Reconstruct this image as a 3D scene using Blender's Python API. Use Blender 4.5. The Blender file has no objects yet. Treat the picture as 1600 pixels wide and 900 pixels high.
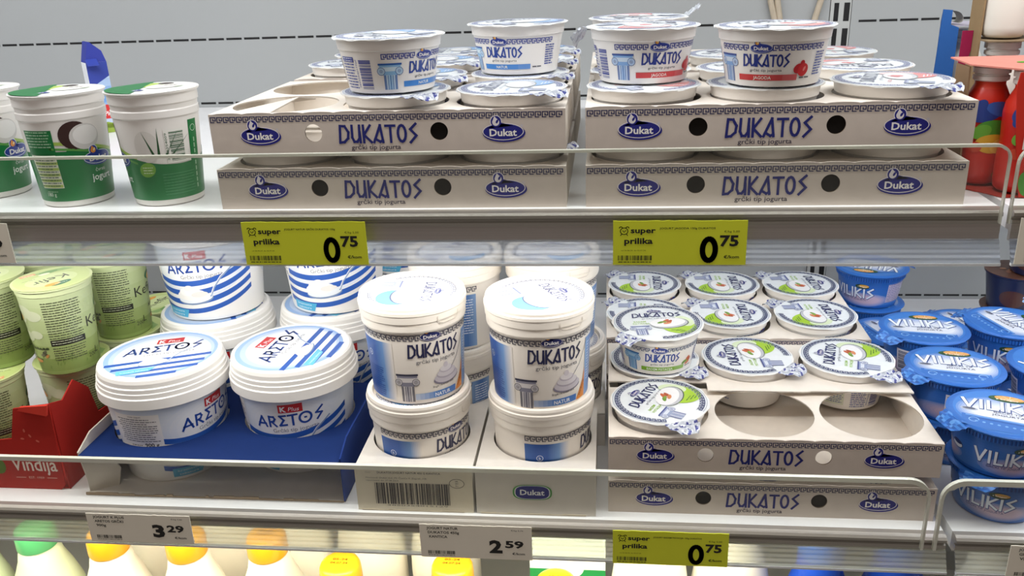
import bpy, math, random
from mathutils import Vector, Matrix

random.seed(11)
SC = bpy.context.scene
COL = SC.collection
PI = math.pi
H = 1.5                      # height of the camera above the shop floor; shelf heights below are relative to it
ZS, ZL = -.1973, -.5045      # upper and lower shelf deck, measured from the camera height
sin, cos = math.sin, math.cos

# ------------------------------------------------------------------ camera
cam = bpy.data.objects.new('camera', bpy.data.cameras.new('camera'))
COL.objects.link(cam)
cam.data.sensor_width = 36
cam.data.lens = 36 * 1360 / 1600
cam.data.clip_start = .02
P_, Y_, R_ = math.radians(20.83), math.radians(-6.56), math.radians(-2.16)
_f = Vector((sin(Y_) * cos(P_), cos(Y_) * cos(P_), -sin(P_)))
_r0 = Vector((cos(Y_), -sin(Y_), 0))
_u0 = _r0.cross(_f)
_r = _r0 * cos(R_) + _u0 * sin(R_)
_u = _u0 * cos(R_) - _r0 * sin(R_)
cam.matrix_world = Matrix(((_r.x, _u.x, -_f.x, 0), (_r.y, _u.y, -_f.y, 0), (_r.z, _u.z, -_f.z, H), (0, 0, 0, 1)))
SC.camera = cam

# ------------------------------------------------------------------ light
SC.view_settings.view_transform = 'Standard'
SC.view_settings.look = 'None'
SC.view_settings.gamma = 1
SC.view_settings.use_curve_mapping = False
SC.view_settings.exposure = 0.0
w = bpy.data.worlds.new('shop'); SC.world = w; w.use_nodes = True
w.node_tree.nodes['Background'].inputs[0].default_value = (1.0, .87, .80, 1)
w.node_tree.nodes['Background'].inputs[1].default_value = .15


def area(name, loc, target, sx, sy, e, col, spread=PI):
    l = bpy.data.lights.new(name, 'AREA'); l.shape = 'RECTANGLE'; l.size = sx; l.size_y = sy
    l.energy = e; l.color = col; l.spread = spread
    o = bpy.data.objects.new(name, l); COL.objects.link(o); o.location = loc
    d = Vector(target) - Vector(loc)
    o.rotation_euler = d.to_track_quat('-Z', 'Y').to_euler()
    return o


area('canopy_lamp', (-.15, .62, H + .42), (-.15, .98, H - .2), 2.4, .10, 13, (.97, .99, 1))
area('shelf_area_light', (-.46, .697, H - .2265), (-.46, 1.02, H - .52), .92, .010, 1.42, (1, .98, .93))
area('shelf_area_light', (.155, .697, H - .2265), (.155, 1.05, H - .50), .30, .010, .34, (1, .98, .94))
area('shelf_area_light', (.70, .697, H - .2265), (.70, 1.08, H - .50), .70, .012, 1.3, (.95, .98, 1))
area('shelf_area_light', (-.36, .735, H - .545), (-.36, .86, H - .9), 1.1, .03, 4, (1, .95, .76))
area('shelf_area_light', (-.10, 1.02, H - .2195), (-.10, 1.02, H - .6), 1.7, .012, 1.1, (.97, .98, 1))  # added rear fill that brightens the back lids; no known fixture there
area('shop_ceiling_lamp', (-.3, -1.1, H + 1.5), (-.1, .8, H - .3), 2.6, .8, 8, (1, .86, .78))


# ------------------------------------------------------------------ colour and materials
_hc = {}


def hx(s):
    if not isinstance(s, str):
        return s
    if s not in _hc:
        o = []
        for i in (0, 2, 4):
            c = int(s[i:i + 2], 16) / 255
            o.append(c / 12.92 if c <= .04045 else ((c + .055) / 1.055) ** 2.4)
        _hc[s] = (o[0], o[1], o[2], 1)
    return _hc[s]


def mixc(a, b, t):
    a, b = hx(a), hx(b)
    return tuple(a[i] * (1 - t) + b[i] * t for i in range(4))


def mat(name, rough=.5, metal=0, col=None, noise=.0, scale=(60, 60, 60), spec=.5, bump=0, trans=0, alpha=None):
    m = bpy.data.materials.new(name); m.use_nodes = True
    nt = m.node_tree; b = nt.nodes['Principled BSDF']
    b.inputs['Roughness'].default_value = rough
    b.inputs['Metallic'].default_value = metal
    b.inputs['Specular IOR Level'].default_value = spec
    tc = nt.nodes.new('ShaderNodeTexCoord'); mp = nt.nodes.new('ShaderNodeMapping')
    mp.inputs['Scale'].default_value = scale
    nz = nt.nodes.new('ShaderNodeTexNoise'); nz.inputs['Scale'].default_value = 1; nz.inputs['Detail'].default_value = 4
    nt.links.new(tc.outputs['Object'], mp.inputs[0]); nt.links.new(mp.outputs[0], nz.inputs['Vector'])
    if col is None:
        at = nt.nodes.new('ShaderNodeAttribute'); at.attribute_name = 'Col'
        src = at.outputs['Color']
    else:
        rg = nt.nodes.new('ShaderNodeRGB'); rg.outputs[0].default_value = hx(col); src = rg.outputs[0]
    mx = nt.nodes.new('ShaderNodeMix'); mx.data_type = 'RGBA'; mx.blend_type = 'MULTIPLY'; mx.inputs[0].default_value = 1
    mr = nt.nodes.new('ShaderNodeMapRange'); mr.inputs[3].default_value = 1 - noise; mr.inputs[4].default_value = 1 + noise
    mr.inputs[1].default_value = .25; mr.inputs[2].default_value = .75
    nt.links.new(nz.outputs['Fac'], mr.inputs[0])
    nt.links.new(src, mx.inputs[6]); nt.links.new(mr.outputs[0], mx.inputs[7])
    nt.links.new(mx.outputs[2], b.inputs['Base Color'])
    if bump:
        bp = nt.nodes.new('ShaderNodeBump'); bp.inputs['Strength'].default_value = bump; bp.inputs['Distance'].default_value = .002
        nt.links.new(nz.outputs['Fac'], bp.inputs['Height']); nt.links.new(bp.outputs[0], b.inputs['Normal'])
    if trans:
        b.inputs['Transmission Weight'].default_value = trans
    return m


def clear_mat(name, body, tint, rough, gloss_rough, f_body):
    """clear plastic: straight see-through plus a faint film and a Fresnel reflection"""
    m = bpy.data.materials.new(name); m.use_nodes = True; nt = m.node_tree; N = nt.nodes; N.clear()
    out = N.new('ShaderNodeOutputMaterial'); tr = N.new('ShaderNodeBsdfTransparent'); tr.inputs[0].default_value = hx(tint)
    df = N.new('ShaderNodeBsdfDiffuse'); df.inputs[0].default_value = hx(body)
    tl = N.new('ShaderNodeBsdfTranslucent'); tl.inputs[0].default_value = hx(body)
    gl = N.new('ShaderNodeBsdfGlossy'); gl.inputs['Roughness'].default_value = gloss_rough
    m0 = N.new('ShaderNodeMixShader'); m0.inputs[0].default_value = .5
    nt.links.new(df.outputs[0], m0.inputs[1]); nt.links.new(tl.outputs[0], m0.inputs[2])
    m1 = N.new('ShaderNodeMixShader'); m1.inputs[0].default_value = f_body
    nt.links.new(tr.outputs[0], m1.inputs[1]); nt.links.new(m0.outputs[0], m1.inputs[2])
    tc = N.new('ShaderNodeTexCoord'); mp = N.new('ShaderNodeMapping'); mp.inputs['Scale'].default_value = (3, 40, 900)
    nz = N.new('ShaderNodeTexNoise'); nz.inputs['Scale'].default_value = 1
    nt.links.new(tc.outputs['Object'], mp.inputs[0]); nt.links.new(mp.outputs[0], nz.inputs['Vector'])
    fr = N.new('ShaderNodeFresnel'); fr.inputs['IOR'].default_value = 1.45
    m2 = N.new('ShaderNodeMixShader')
    if rough:
        bp = N.new('ShaderNodeBump'); bp.inputs['Strength'].default_value = rough; bp.inputs['Distance'].default_value = .001
        nt.links.new(nz.outputs['Fac'], bp.inputs['Height']); nt.links.new(bp.outputs[0], gl.inputs['Normal'])
        nt.links.new(bp.outputs[0], fr.inputs['Normal'])
    ge = N.new('ShaderNodeNewGeometry'); iv = N.new('ShaderNodeMath'); iv.operation = 'SUBTRACT'; iv.inputs[0].default_value = 1
    ml = N.new('ShaderNodeMath'); ml.operation = 'MULTIPLY'
    nt.links.new(ge.outputs['Backfacing'], iv.inputs[1]); nt.links.new(iv.outputs[0], ml.inputs[0]); nt.links.new(fr.outputs[0], ml.inputs[1])
    nt.links.new(ml.outputs[0], m2.inputs[0]); nt.links.new(m1.outputs[0], m2.inputs[1]); nt.links.new(gl.outputs[0], m2.inputs[2])
    nt.links.new(m2.outputs[0], out.inputs[0])
    return m


PLAS = mat('printed_plastic', .33, noise=.015, scale=(30, 30, 30))
CARD = mat('printed_cardboard', .82, noise=.035, scale=(90, 90, 90), spec=.25, bump=.04)
FOIL = mat('printed_foil', .38, metal=.08, noise=.03, scale=(140, 140, 140), bump=.10)
SILV = mat('crumpled_foil', .34, metal=.35, noise=.06, scale=(160, 160, 160), bump=.35)
PAPR = mat('printed_paper', .55, noise=.02, scale=(50, 50, 50))
WALLM = mat('painted_sheet_metal', .5, noise=.012, scale=(3, 3, 3))
DECKM = mat('white_shelf_enamel', .30, noise=.03, scale=(20, 20, 20))
ALU = mat('brushed_aluminium', .38, metal=.55, noise=.10, scale=(3, 200, 700))
RUB = mat('beige_rubber', .6, noise=.12, scale=(300, 300, 60))
ACRY = clear_mat('clear_acrylic', 'e9ece4', 'fbfcfa', 0, .03, .03)
EDGE = mat('acrylic_edge', .3, noise=.05, scale=(40, 40, 40), trans=.25)
STRIP_LOW = clear_mat('ribbed_clear_plastic', 'e6e6dc', 'f2f4f0', .35, .12, .32)  # same plastic as STRIP; paler cream body imitates light glowing through from below
STRIP = clear_mat('ribbed_clear_plastic', 'bcc0c6', 'f0f2f4', .35, .12, .38)


# ------------------------------------------------------------------ mesh building
class MB:
    def __init__(s):
        s.v = []; s.f = []; s.c = []; s.s = []; s.m = []

    def add(s, vs, fs, col, smooth=False, mi=0):
        o = len(s.v); s.v += [tuple(p) for p in vs]
        many = isinstance(col, list)
        for i, f in enumerate(fs):
            s.f.append([a + o for a in f]); s.c.append(hx(col[i] if many else col)); s.s.append(smooth); s.m.append(mi)

    def lathe(s, prof, col, n=72, cap=True, smooth=True, cx=0, cy=0, mi=0, joined=False):
        vs = []
        for r, z in prof:
            for k in range(n):
                a = 2 * PI * k / n
                vs.append((cx + r * cos(a), cy + r * sin(a), z))
        if joined:
            m = len(prof) - 1
            s.add(vs, [(i * n + k, i * n + (k + 1) % n, (i + 1) * n + (k + 1) % n, (i + 1) * n + k) for i in range(m) for k in range(n)],
                  [col[i] if isinstance(col, list) else col for i in range(m) for k in range(n)], smooth, mi)
        for i in range(0 if joined else len(prof) - 1):
            c = col[i] if isinstance(col, list) else col
            fs = [(i * n + k, i * n + (k + 1) % n, (i + 1) * n + (k + 1) % n, (i + 1) * n + k) for k in range(n)]
            # own vertices for every band: crisp steps between bands of a moulded wall
            s.add(vs[i * n:(i + 2) * n], [tuple(a - i * n for a in f) for f in fs], c, smooth, mi)
        if cap:
            for i, fl in ((0, 1), (len(prof) - 1, 0)):
                if prof[i][0] > 1e-6:
                    s.add(vs[i * n:(i + 1) * n], [tuple(range(n))[::-1] if fl else tuple(range(n))], col[0 if i == 0 else -1] if isinstance(col, list) else col, False, mi)

    def box(s, x0, x1, y0, y1, z0, z1, col, mi=0):
        vs = [(x, y, z) for x in (x0, x1) for y in (y0, y1) for z in (z0, z1)]
        s.add(vs, [(0, 1, 3, 2), (4, 6, 7, 5), (0, 4, 5, 1), (2, 3, 7, 6), (0, 2, 6, 4), (1, 5, 7, 3)], col, False, mi)

    def prism(s, pts, d0, d1, fmap, col, mi=0, smooth=False):
        """outline pts (2D) swept from d0 to d1; fmap(a, b, d) -> 3D"""
        n = len(pts)
        vs = [fmap(a, b, d0) for a, b in pts] + [fmap(a, b, d1) for a, b in pts]
        s.add(vs, [(k, (k + 1) % n, n + (k + 1) % n, n + k) for k in range(n)], col, smooth, mi)
        s.add(vs, [tuple(range(n))[::-1], tuple(range(n, 2 * n))], col, False, mi)

    def grid(s, nu, nv, fn, col, smooth=True, mi=0, closed=False):
        vs = [fn(i / nu, j / nv) for i in range(nu + 1) for j in range(nv + 1)]
        fs = []; cs = []
        for i in range(nu):
            for j in range(nv):
                a = i * (nv + 1) + j
                fs.append((a, a + nv + 1, a + nv + 2, a + 1))
                cs.append(col((i + .5) / nu, (j + .5) / nv) if callable(col) else col)
        s.add(vs, fs, [hx(c) for c in cs], smooth, mi)

    def tube(s, pts, r, col, n=8, mi=0):
        pts = [Vector(p) for p in pts]; vs = []
        for i, p in enumerate(pts):
            t = (pts[min(i + 1, len(pts) - 1)] - pts[max(i - 1, 0)]).normalized()
            a = t.orthogonal().normalized() if i == 0 else (a - t * a.dot(t)).normalized()
            b = t.cross(a)
            rr = r[i] if isinstance(r, list) else r
            vs += [p + (a * cos(2 * PI * k / n) + b * sin(2 * PI * k / n)) * rr for k in range(n)]
        s.add(vs, [(i * n + k, i * n + (k + 1) % n, (i + 1) * n + (k + 1) % n, (i + 1) * n + k) for i in range(len(pts) - 1) for k in range(n)], col, True, mi)
        L = (len(pts) - 1) * n
        s.add(vs, [tuple(range(n))[::-1], tuple(range(L, L + n))], col, False, mi)

    def build(s, name, mats, parent=None, loc=None, rz=0):
        me = bpy.data.meshes.new(name); me.from_pydata(s.v, [], s.f)
        for m in (mats if isinstance(mats, (list, tuple)) else [mats]):
            me.materials.append(m)
        at = me.color_attributes.new('Col', 'FLOAT_COLOR', 'CORNER')
        buf = []
        for f, c in zip(s.f, s.c):
            buf += list(c) * len(f)
        at.data.foreach_set('color', buf)
        me.polygons.foreach_set('use_smooth', s.s)
        me.polygons.foreach_set('material_index', s.m)
        me.update()
        o = bpy.data.objects.new(name, me); COL.objects.link(o)
        if parent: o.parent = parent
        if loc: o.location = loc
        if rz: o.rotation_euler.z = rz
        return o


def tag(o, label, cat, group=None):
    o['label'] = label; o['category'] = cat
    if group: o['group'] = group
    elif 'group' in o.keys(): del o['group']
    return o


def empty(name, loc=(0, 0, 0), rz=0):
    o = bpy.data.objects.new(name, None); COL.objects.link(o)
    o.location = loc; o.rotation_euler.z = rz; o.empty_display_size = .02
    return o


def struct(o):
    o['kind'] = 'structure'; return o


def copy_tree(o, parent=None):
    c = o.copy(); COL.objects.link(c)
    if parent: c.parent = parent
    for ch in list(o.children):
        copy_tree(ch, c)
    return c


def kid(o, name):
    for c in o.children:
        if c.name.split('.')[0] == name:
            return c


# ------------------------------------------------------------------ flat artwork that is laid onto surfaces
_tx = {}


def tx(st, bold):
    k = (st, bold)
    if k not in _tx:
        c = bpy.data.curves.new('t', 'FONT'); c.body = st; c.resolution_u = 2; c.offset = bold
        o = bpy.data.objects.new('t', c); COL.objects.link(o)
        bpy.context.view_layer.update()
        e = o.evaluated_get(bpy.context.evaluated_depsgraph_get()); me = e.to_mesh()
        vs = [(v.co.x, v.co.y) for v in me.vertices]
        tr = [[vs[i] for i in p.vertices] for p in me.polygons]
        e.to_mesh_clear(); bpy.data.objects.remove(o); bpy.data.curves.remove(c)
        xs = [v[0] for v in vs] or [0]
        _tx[k] = (tr, min(xs), max(xs))
    return _tx[k]


GL = {  # angular Greek-looking capitals, unit height, (width, strokes)
    'D': (.72, [[(.0, 0), (.08, 1)], [(.08, 1), (.42, .98), (.66, .62), (.60, .25), (.32, .03), (0, 0)]]),
    'U': (.66, [[(.05, 1), (.03, .3), (.16, .04), (.38, .04), (.56, .25), (.6, 1)], [(.6, .6), (.62, 0)]]),
    'K': (.62, [[(.05, 1), (.05, 0)], [(.55, 1), (.08, .45), (.6, 0)]]),
    'A': (.74, [[(.0, 0), (.5, 1)], [(.5, 1), (.66, 0)], [(.1, .2), (.45, .02), (.64, .1)]]),
    'T': (.66, [[(0, .97), (.64, .97)], [(.33, .97), (.33, 0)]]),
    'O': (.68, [[(.32 + .28 * cos(a * PI / 8), .5 + .48 * sin(a * PI / 8)) for a in range(17)]]),
    'S': (.56, [[(.5, 1.06), (.1, .74), (.52, .36), (.08, -.04)]]),
    'a': (.86, [[(.0, 0), (.46, 1), (.8, 0)], [(.12, .3), (.74, .3)]]),
    'R': (.66, [[(.08, 0), (.08, 1)], [(.08, .97), (.44, .94), (.54, .72), (.42, .5), (.1, .44)], [(.25, .46), (.6, 0)]]),
    'E': (.62, [[(.56, .98), (.12, .98), (.42, .55), (.1, .06), (.6, .06)]]),
    'o': (1.0, [[(.46 + .44 * cos(a * PI / 10), .5 + .5 * sin(a * PI / 10)) for a in range(21)], [(.44, .5), (.49, .5)]]),
    's': (.62, [[(.62, 1.12), (.12, .62), (.58, .48), (.2, -.02)]]),
    'V': (.66, [[(0, 1), (.3, 0), (.62, 1)]]), 'I': (.26, [[(.12, 0), (.12, 1)]]), 'L': (.52, [[(.1, 1), (.1, 0), (.5, 0)]]),
}


class Art:
    def __init__(s):
        s.p = []

    def poly(s, pts, col, L=1):
        s.p.append((hx(col), [tuple(q) for q in pts], L))

    def rect(s, x0, x1, y0, y1, col, L=1):
        s.poly([(x0, y0), (x1, y0), (x1, y1), (x0, y1)], col, L)

    def ell(s, cx, cy, rx, ry, col, L=1, n=28, rot=0):
        c, d = cos(rot), sin(rot)
        s.poly([(cx + rx * cos(a) * c - ry * sin(a) * d, cy + rx * cos(a) * d + ry * sin(a) * c) for a in [2 * PI * k / n for k in range(n)]], col, L)

    def stroke(s, pts, w, col, L=1):
        for (x0, y0), (x1, y1) in zip(pts, pts[1:]):
            dx, dy = x1 - x0, y1 - y0; l = math.hypot(dx, dy)
            if l < 1e-9: continue
            dx, dy = dx / l * w / 2, dy / l * w / 2
            s.poly([(x0 - dx + dy, y0 - dy - dx), (x1 + dx + dy, y1 + dy - dx), (x1 + dx - dy, y1 + dy + dx), (x0 - dx - dy, y0 - dy + dx)], col, L)

    def arc(s, cx, cy, rx, ry, a0, a1, w, col, L=1, n=16):
        s.stroke([(cx + rx * cos(a0 + (a1 - a0) * k / n), cy + ry * sin(a0 + (a1 - a0) * k / n)) for k in range(n + 1)], w, col, L)

    def band(s, u0, u1, lo, hi, col, L=1, n=24):
        for k in range(n):
            a = u0 + (u1 - u0) * k / n; b = u0 + (u1 - u0) * (k + 1) / n
            s.poly([(a, lo(a)), (b, lo(b)), (b, hi(b)), (a, hi(a))], col, L)

    def hgrad(s, x0, x1, y0, y1, cols, L=1, n=14):
        m = len(cols) - 1
        for k in range(n):
            t = (k + .5) / n * m; i = min(int(t), m - 1)
            s.rect(x0 + (x1 - x0) * k / n, x0 + (x1 - x0) * (k + 1) / n, y0, y1, mixc(cols[i], cols[i + 1], t - i), L)

    def text(s, st, x, y, h, col, L=3, bold=0, al=0, rot=0, w=None, sl=0):
        """h: cap height; al 0 centre, -1 from left, 1 from right; w: fit to this width"""
        tr, x0, x1 = tx(st, bold)
        k = h / .73; kx = k if w is None else w / max(x1 - x0, 1e-6)
        off = {0: (x0 + x1) / 2, -1: x0, 1: x1}[al]
        c, d = cos(rot), sin(rot)
        for t in tr:
            q = []
            for a, b in t:
                a = (a - off) * kx + b * k * sl; b = b * k
                q.append((x + a * c - b * d, y + a * d + b * c))
            s.poly(q, col, L)

    def glyphs(s, word, x, y, h, wd, col, L=3, sp=.14, w=None, rot=0, rise=0):
        tot = sum(GL[c][0] + sp for c in word) - sp
        k = (w / tot) if w else h
        c0, d0 = cos(rot), sin(rot); a = -tot * k / 2
        for ch in word:
            for st in GL[ch][1]:
                pts = []
                for px, py in st:
                    X = a + px * k; Y = py * h + rise * X
                    pts.append((x + X * c0 - Y * d0, y + X * d0 + Y * c0))
                s.stroke(pts, wd, col, L)
            a += (GL[ch][0] + sp) * k

    def key(s, x0, x1, y, h, col, L=2, unit=None, wd=None):
        """Greek key meander"""
        n = max(1, round((x1 - x0) / (unit or h * 1.12))); u = (x1 - x0) / n; wd = wd or h * .19
        for k in range(n):
            X = x0 + k * u
            for pl in ([(0, 0), (0, 1), (.76, 1), (.76, .36), (.38, .36), (.38, .64)], [(0, 0), (1, 0)][:0] or [(0.0, 0), (.5, 0)]):
                s.stroke([(X + a * u, y + b * h) for a, b in pl], wd, col, L)

    def keyring(s, r, h, n, col, L=2, a0=0, a1=2 * PI, wd=None):
        t = Art(); t.key(0, n, 0, 1, col, L, 1, .20)
        for c, q, l in t.p:
            s.poly([((r + b * h) * cos(a1 - (a1 - a0) * a / n), (r + b * h) * sin(a1 - (a1 - a0) * a / n)) for a, b in q], c, l)

    def bars(s, x0, x1, y0, y1, col, L=3, n=30, seed=1, vert=True):
        rnd = random.Random(seed); ws = [rnd.choice((1, 1, 2, 3)) for _ in range(n * 2)]; t = sum(ws); a = 0
        for i, q in enumerate(ws):
            if i % 2 == 0:
                if vert: s.rect(x0 + (x1 - x0) * a / t, x0 + (x1 - x0) * (a + q) / t, y0, y1, col, L)
                else: s.rect(x0, x1, y0 + (y1 - y0) * a / t, y0 + (y1 - y0) * (a + q) / t, col, L)
            a += q

    def lines(s, x0, x1, y1, dy, n, h, col, L=3, seed=1, gap=.0006, just=0):
        """rows of print too small to read, as the photo shows it: broken dashes"""
        rnd = random.Random(seed)
        for i in range(n):
            y = y1 - i * dy; a = x0 + (rnd.random() * .12 * (x1 - x0) if just else 0); e = x1 - rnd.random() * (.25 if i % 4 == 3 or just else .05) * (x1 - x0)
            while a < e:
                b = min(a + (.5 + rnd.random() * 2.2) * h * 2, e)
                s.rect(a, b, y - h, y, col, L); a = b + gap

    def emit(s, mb, fn, step=None, lift=.00010, base=.00012, mi=0):
        for col, q, L in s.p:
            hgt = base + lift * L
            if not step:
                mb.add([fn(a, b, hgt) for a, b in q], [tuple(range(len(q)))], col, False, mi); continue
            lo = min(a for a, b in q); hi = max(a for a, b in q)
            i0 = math.floor(lo / step); i1 = math.floor(hi / step - 1e-9)
            for i in range(i0, i1 + 1):
                r = q
                if i0 != i1:
                    r = clip(clip(q, i * step, 1), (i + 1) * step, -1)
                if len(r) >= 3:
                    mb.add([fn(a, b, hgt) for a, b in r], [tuple(range(len(r)))], col, False, mi)


def clip(q, x, sg):
    out = []
    for i in range(len(q)):
        a, b = q[i - 1], q[i]
        da, db = (a[0] - x) * sg, (b[0] - x) * sg
        if (da > 0) != (db > 0) and abs(da - db) > 1e-12:
            t = da / (da - db); out.append((a[0] + (b[0] - a[0]) * t, a[1] + (b[1] - a[1]) * t))
        if db > 0: out.append(b)
    return out


def cone(r0, z0, r1, z1):
    rm = (r0 + r1) / 2

    def fn(u, v, h):
        r = r0 + (r1 - r0) * (v - z0) / (z1 - z0) + h; a = u / rm
        return (r * sin(a), -r * cos(a), v)
    return fn


def plane(o, ux, uy):
    o, ux, uy = Vector(o), Vector(ux), Vector(uy); n = ux.cross(uy).normalized()
    return lambda u, v, h: o + ux * u + uy * v + n * h


NAVY, INK, CREAM = '25307c', '2a2a38', 'efe6da'

# ------------------------------------------------------------------ the cooler: back wall, post, shelves, guards
YB = 1.278                   # back wall
BAY = .312                   # joint between the two bays


def slots(A, x0, x1, z):
    x = x0
    while x < x1 - .02:
        A.stroke([(x, z), (x + .0205, z)], .0030, '0a0a0c', 1); x += .0272


for nm, x0, x1 in (('wall_back', -1.6, .302), ('wall_back', .331, 1.5)):
    b = MB(); b.box(x0, x1, YB, YB + .02, -1.15, .75, 'a2a5a6')
    a = Art()
    slots(a, x0 + .012, x1, -.0985); slots(a, x0 + .012, x1, ZS + .006); slots(a, x0 + .012, x1, ZL + .006)
    a.emit(b, plane((0, YB, 0), (1, 0, 0), (0, 0, 1)))
    struct(b.build(nm, WALLM, None, (0, 0, H)))
b = MB(); b.box(.303, .330, YB - .001, YB + .02, -1.15, .75, 'b4b6b4')
a = Art()
z = .06
while z > -.6:
    for x in (.3075, .3205):
        a.rect(x, x + .0062 if x < .31 else x + .0075, z - .024, z, '0c0c0e', 1)
    z -= .0335
a.emit(b, plane((0, YB - .001, 0), (1, 0, 0), (0, 0, 1)))
struct(b.build('trim_1', WALLM, None, (0, 0, H))); bpy.data.objects['trim_1']['label'] = 'slotted upright between the two bays'
b = MB(); b.box(-1.6, 1.5, .45, YB + .02, .75, .77, 'd0d2d2')
struct(b.build('ceiling', WALLM, None, (0, 0, H)))
b = MB(); b.box(-1.6, 1.5, .62, YB + .02, -1.02, -1.0, 'dcdcd8')
struct(b.build('floor', DECKM, None, (0, 0, H)))
b = MB(); b.box(-1.62, -1.6, .5, YB, -1.02, .77, 'a2a5a6')
struct(b.build('wall_left', WALLM, None, (0, 0, H)))
b = MB(); b.box(1.5, 1.52, .5, YB, -1.02, .77, 'a2a5a6')
struct(b.build('wall_right', WALLM, None, (0, 0, H)))


def shelf(zs, x0, x1, lab, band, strip, cap_side):
    """deck + aluminium nose + lower ticket band + ribbed ticket strip"""
    t = tag(empty('display_shelf', (0, 0, H + zs)), lab, 'shelf')
    b = MB(); b.box(x0, x1, .700, YB - .001, -.018, 0, 'f4f4f5')
    b.build('deck', DECKM, t)
    nose = [(.700, 0), (.694, .0004), (.6905, -.0008), (.6885, -.0026), (.6885, -.0052), (.6905, -.0062), (.6925, -.0072), (.6925, -.0084), (.6900, -.0092),
            (.6900, -band), (.694, -band), (.694, -.018), (.700, -.018)]
    b = MB(); b.prism(nose, x0, x1, lambda p, q, d: (d, p, q), 'bdb6b0', 0)
    b.build('front_rail', ALU, t)
    b = MB(); n = 9
    top, bot = (.6890, -band + .002), (.6800, -strip)
    pr = []
    for k in range(n + 1):
        f = k / n; pr.append((top[0] + (bot[0] - top[0]) * f - (.0007 if k % 2 else 0), top[1] + (bot[1] - top[1]) * f))
    pr = pr + [(p + .0016, q) for p, q in pr[::-1]]
    b.prism(pr, x0, x1, lambda p, q, d: (d, p, q), 'e8ebee')
    b.build('ticket_strip', STRIP if zs > -.4 else STRIP_LOW, t)
    b = MB(); b.box(x0, x1, .6788, .6822, -strip - .0022, -strip, 'f2f4f4')
    e = b.build('strip_lip', EDGE, t)
    return t


S_UP = shelf(ZS, -1.55, BAY - .004, 'upper shelf holding flat trays of small yogurt cups', .0258, .0410, 1)
S_UPR = shelf(ZS, BAY + .004, 1.4, 'upper shelf of the next bay under the red bottle pack', .0258, .0410, 0)
S_LO = shelf(ZL, -1.55, BAY - .004, 'lower shelf holding white tubs and the white cup trays', .0150, .0300, 1)
S_LOR = shelf(ZL, BAY + .004, 1.4, 'lower shelf of the next bay under the blue cups', .0150, .0300, 0)


def guard(zs, x0, x1, h, lab, rl, rr, R=.016, ew=.0022):
    y0, y1 = .6835, .6868
    pts = [(x0, -.010), (x1, -.010)]
    pts += [(x1 - R + R * cos(k * PI / 16), h - R + R * sin(k * PI / 16)) for k in range(9)] if rr else [(x1, h)]
    pts += [(x0 + R - R * cos(k * PI / 16), h - R + R * sin(k * PI / 16)) for k in range(8, -1, -1)] if rl else [(x0, h)]
    t = tag(empty('shelf_guard', (0, 0, H + zs)), lab, 'shelf guard')
    b = MB(); b.prism(pts, y0, y1, lambda p, q, d: (p, d, q), 'f4f7f2')
    b.build('clear_panel', ACRY, t)
    # polished edge: a narrow pale border that runs along the top and down the rounded ends
    b = MB(); e = ew
    q = pts[2:] if rr else pts[2:]
    q = [pts[1]] * rr + q + ([pts[0]] if rl else [])
    cx = (x0 + x1) / 2; inner = []
    m = len(q)
    for i in range(m):
        a0 = Vector(q[max(i - 1, 0)]); a1 = Vector(q[min(i + 1, m - 1)]); d = (a1 - a0).normalized(); nrm = Vector((-d.y, d.x))
        if i == 0 and not rr: nrm = Vector((0, -1))
        if i == m - 1 and not rl: nrm = Vector((0, -1))
        if nrm.dot(Vector((cx, -.5)) - Vector(q[i])) < 0: nrm = -nrm
        inner.append(tuple(Vector(q[i]) + nrm * e * (.5 if abs(nrm.x) > .8 else 1)))
    for i in range(m - 1):
        quad = [q[i], q[i + 1], inner[i + 1], inner[i]]
        b.prism(quad, y0 - .0004, y1 + .0004, lambda p, r, d: (p, d, r + .0002), 'dedfcf')
    b.build('polished_edge', EDGE, t)
    return t


guard(ZS, -1.55, .305, .0525, 'clear acrylic guard along the upper shelf front', 0, 1, .012)
guard(ZS, .3105, 1.4, .0525, 'clear acrylic guard of the next bay, upper shelf', 1, 0)
guard(ZL, -1.55, .286, .0640, 'clear acrylic guard along the lower shelf front', 0, 1, .020, .0044)
guard(ZL, .2945, 1.4, .0640, 'clear acrylic guard before the blue cups, next bay', 1, 0, .020, .0052)


# ------------------------------------------------------------------ printed motifs
def logo(A, x, y, w, L=2, out='efe8e4', blue='2a2f86', gold=None, name='Dukat'):
    A.ell(x + w * .02, y - w * .035, w * .535, w * .225, blue, L)
    A.ell(x, y, w * .515, w * .215, out, L + .4)
    A.ell(x - w * .17, y + w * .25, w * .15, w * .16, out, L + .4)
    A.ell(x, y, w * .495, w * .195, blue, L + .8)
    A.poly([(x - w * .4, y + w * .08), (x - w * .1, y + w * .24), (x + w * .25, y + w * .14)], blue, L + .8)
    A.ell(x - w * .17, y + w * .25, w * .13, w * .14, blue, L + .9)
    A.ell(x - w * .175, y + w * .235, w * .088, w * .09, gold or out, L + 1.2)
    A.poly([(x - w * .262, y + w * .25), (x - w * .10, y + w * .265), (x - w * .205, y + w * .385)], gold or out, L + 1.2)
    A.ell(x - w * .140, y + w * .255, w * .028, w * .055, 'f6e2b4' if gold else blue, L + 1.5, 16, -.5)
    A.text(name, x, y - w * .105, w * .18, 'f6f2ee', L + 1.6, .025, w=w * .68)


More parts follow.
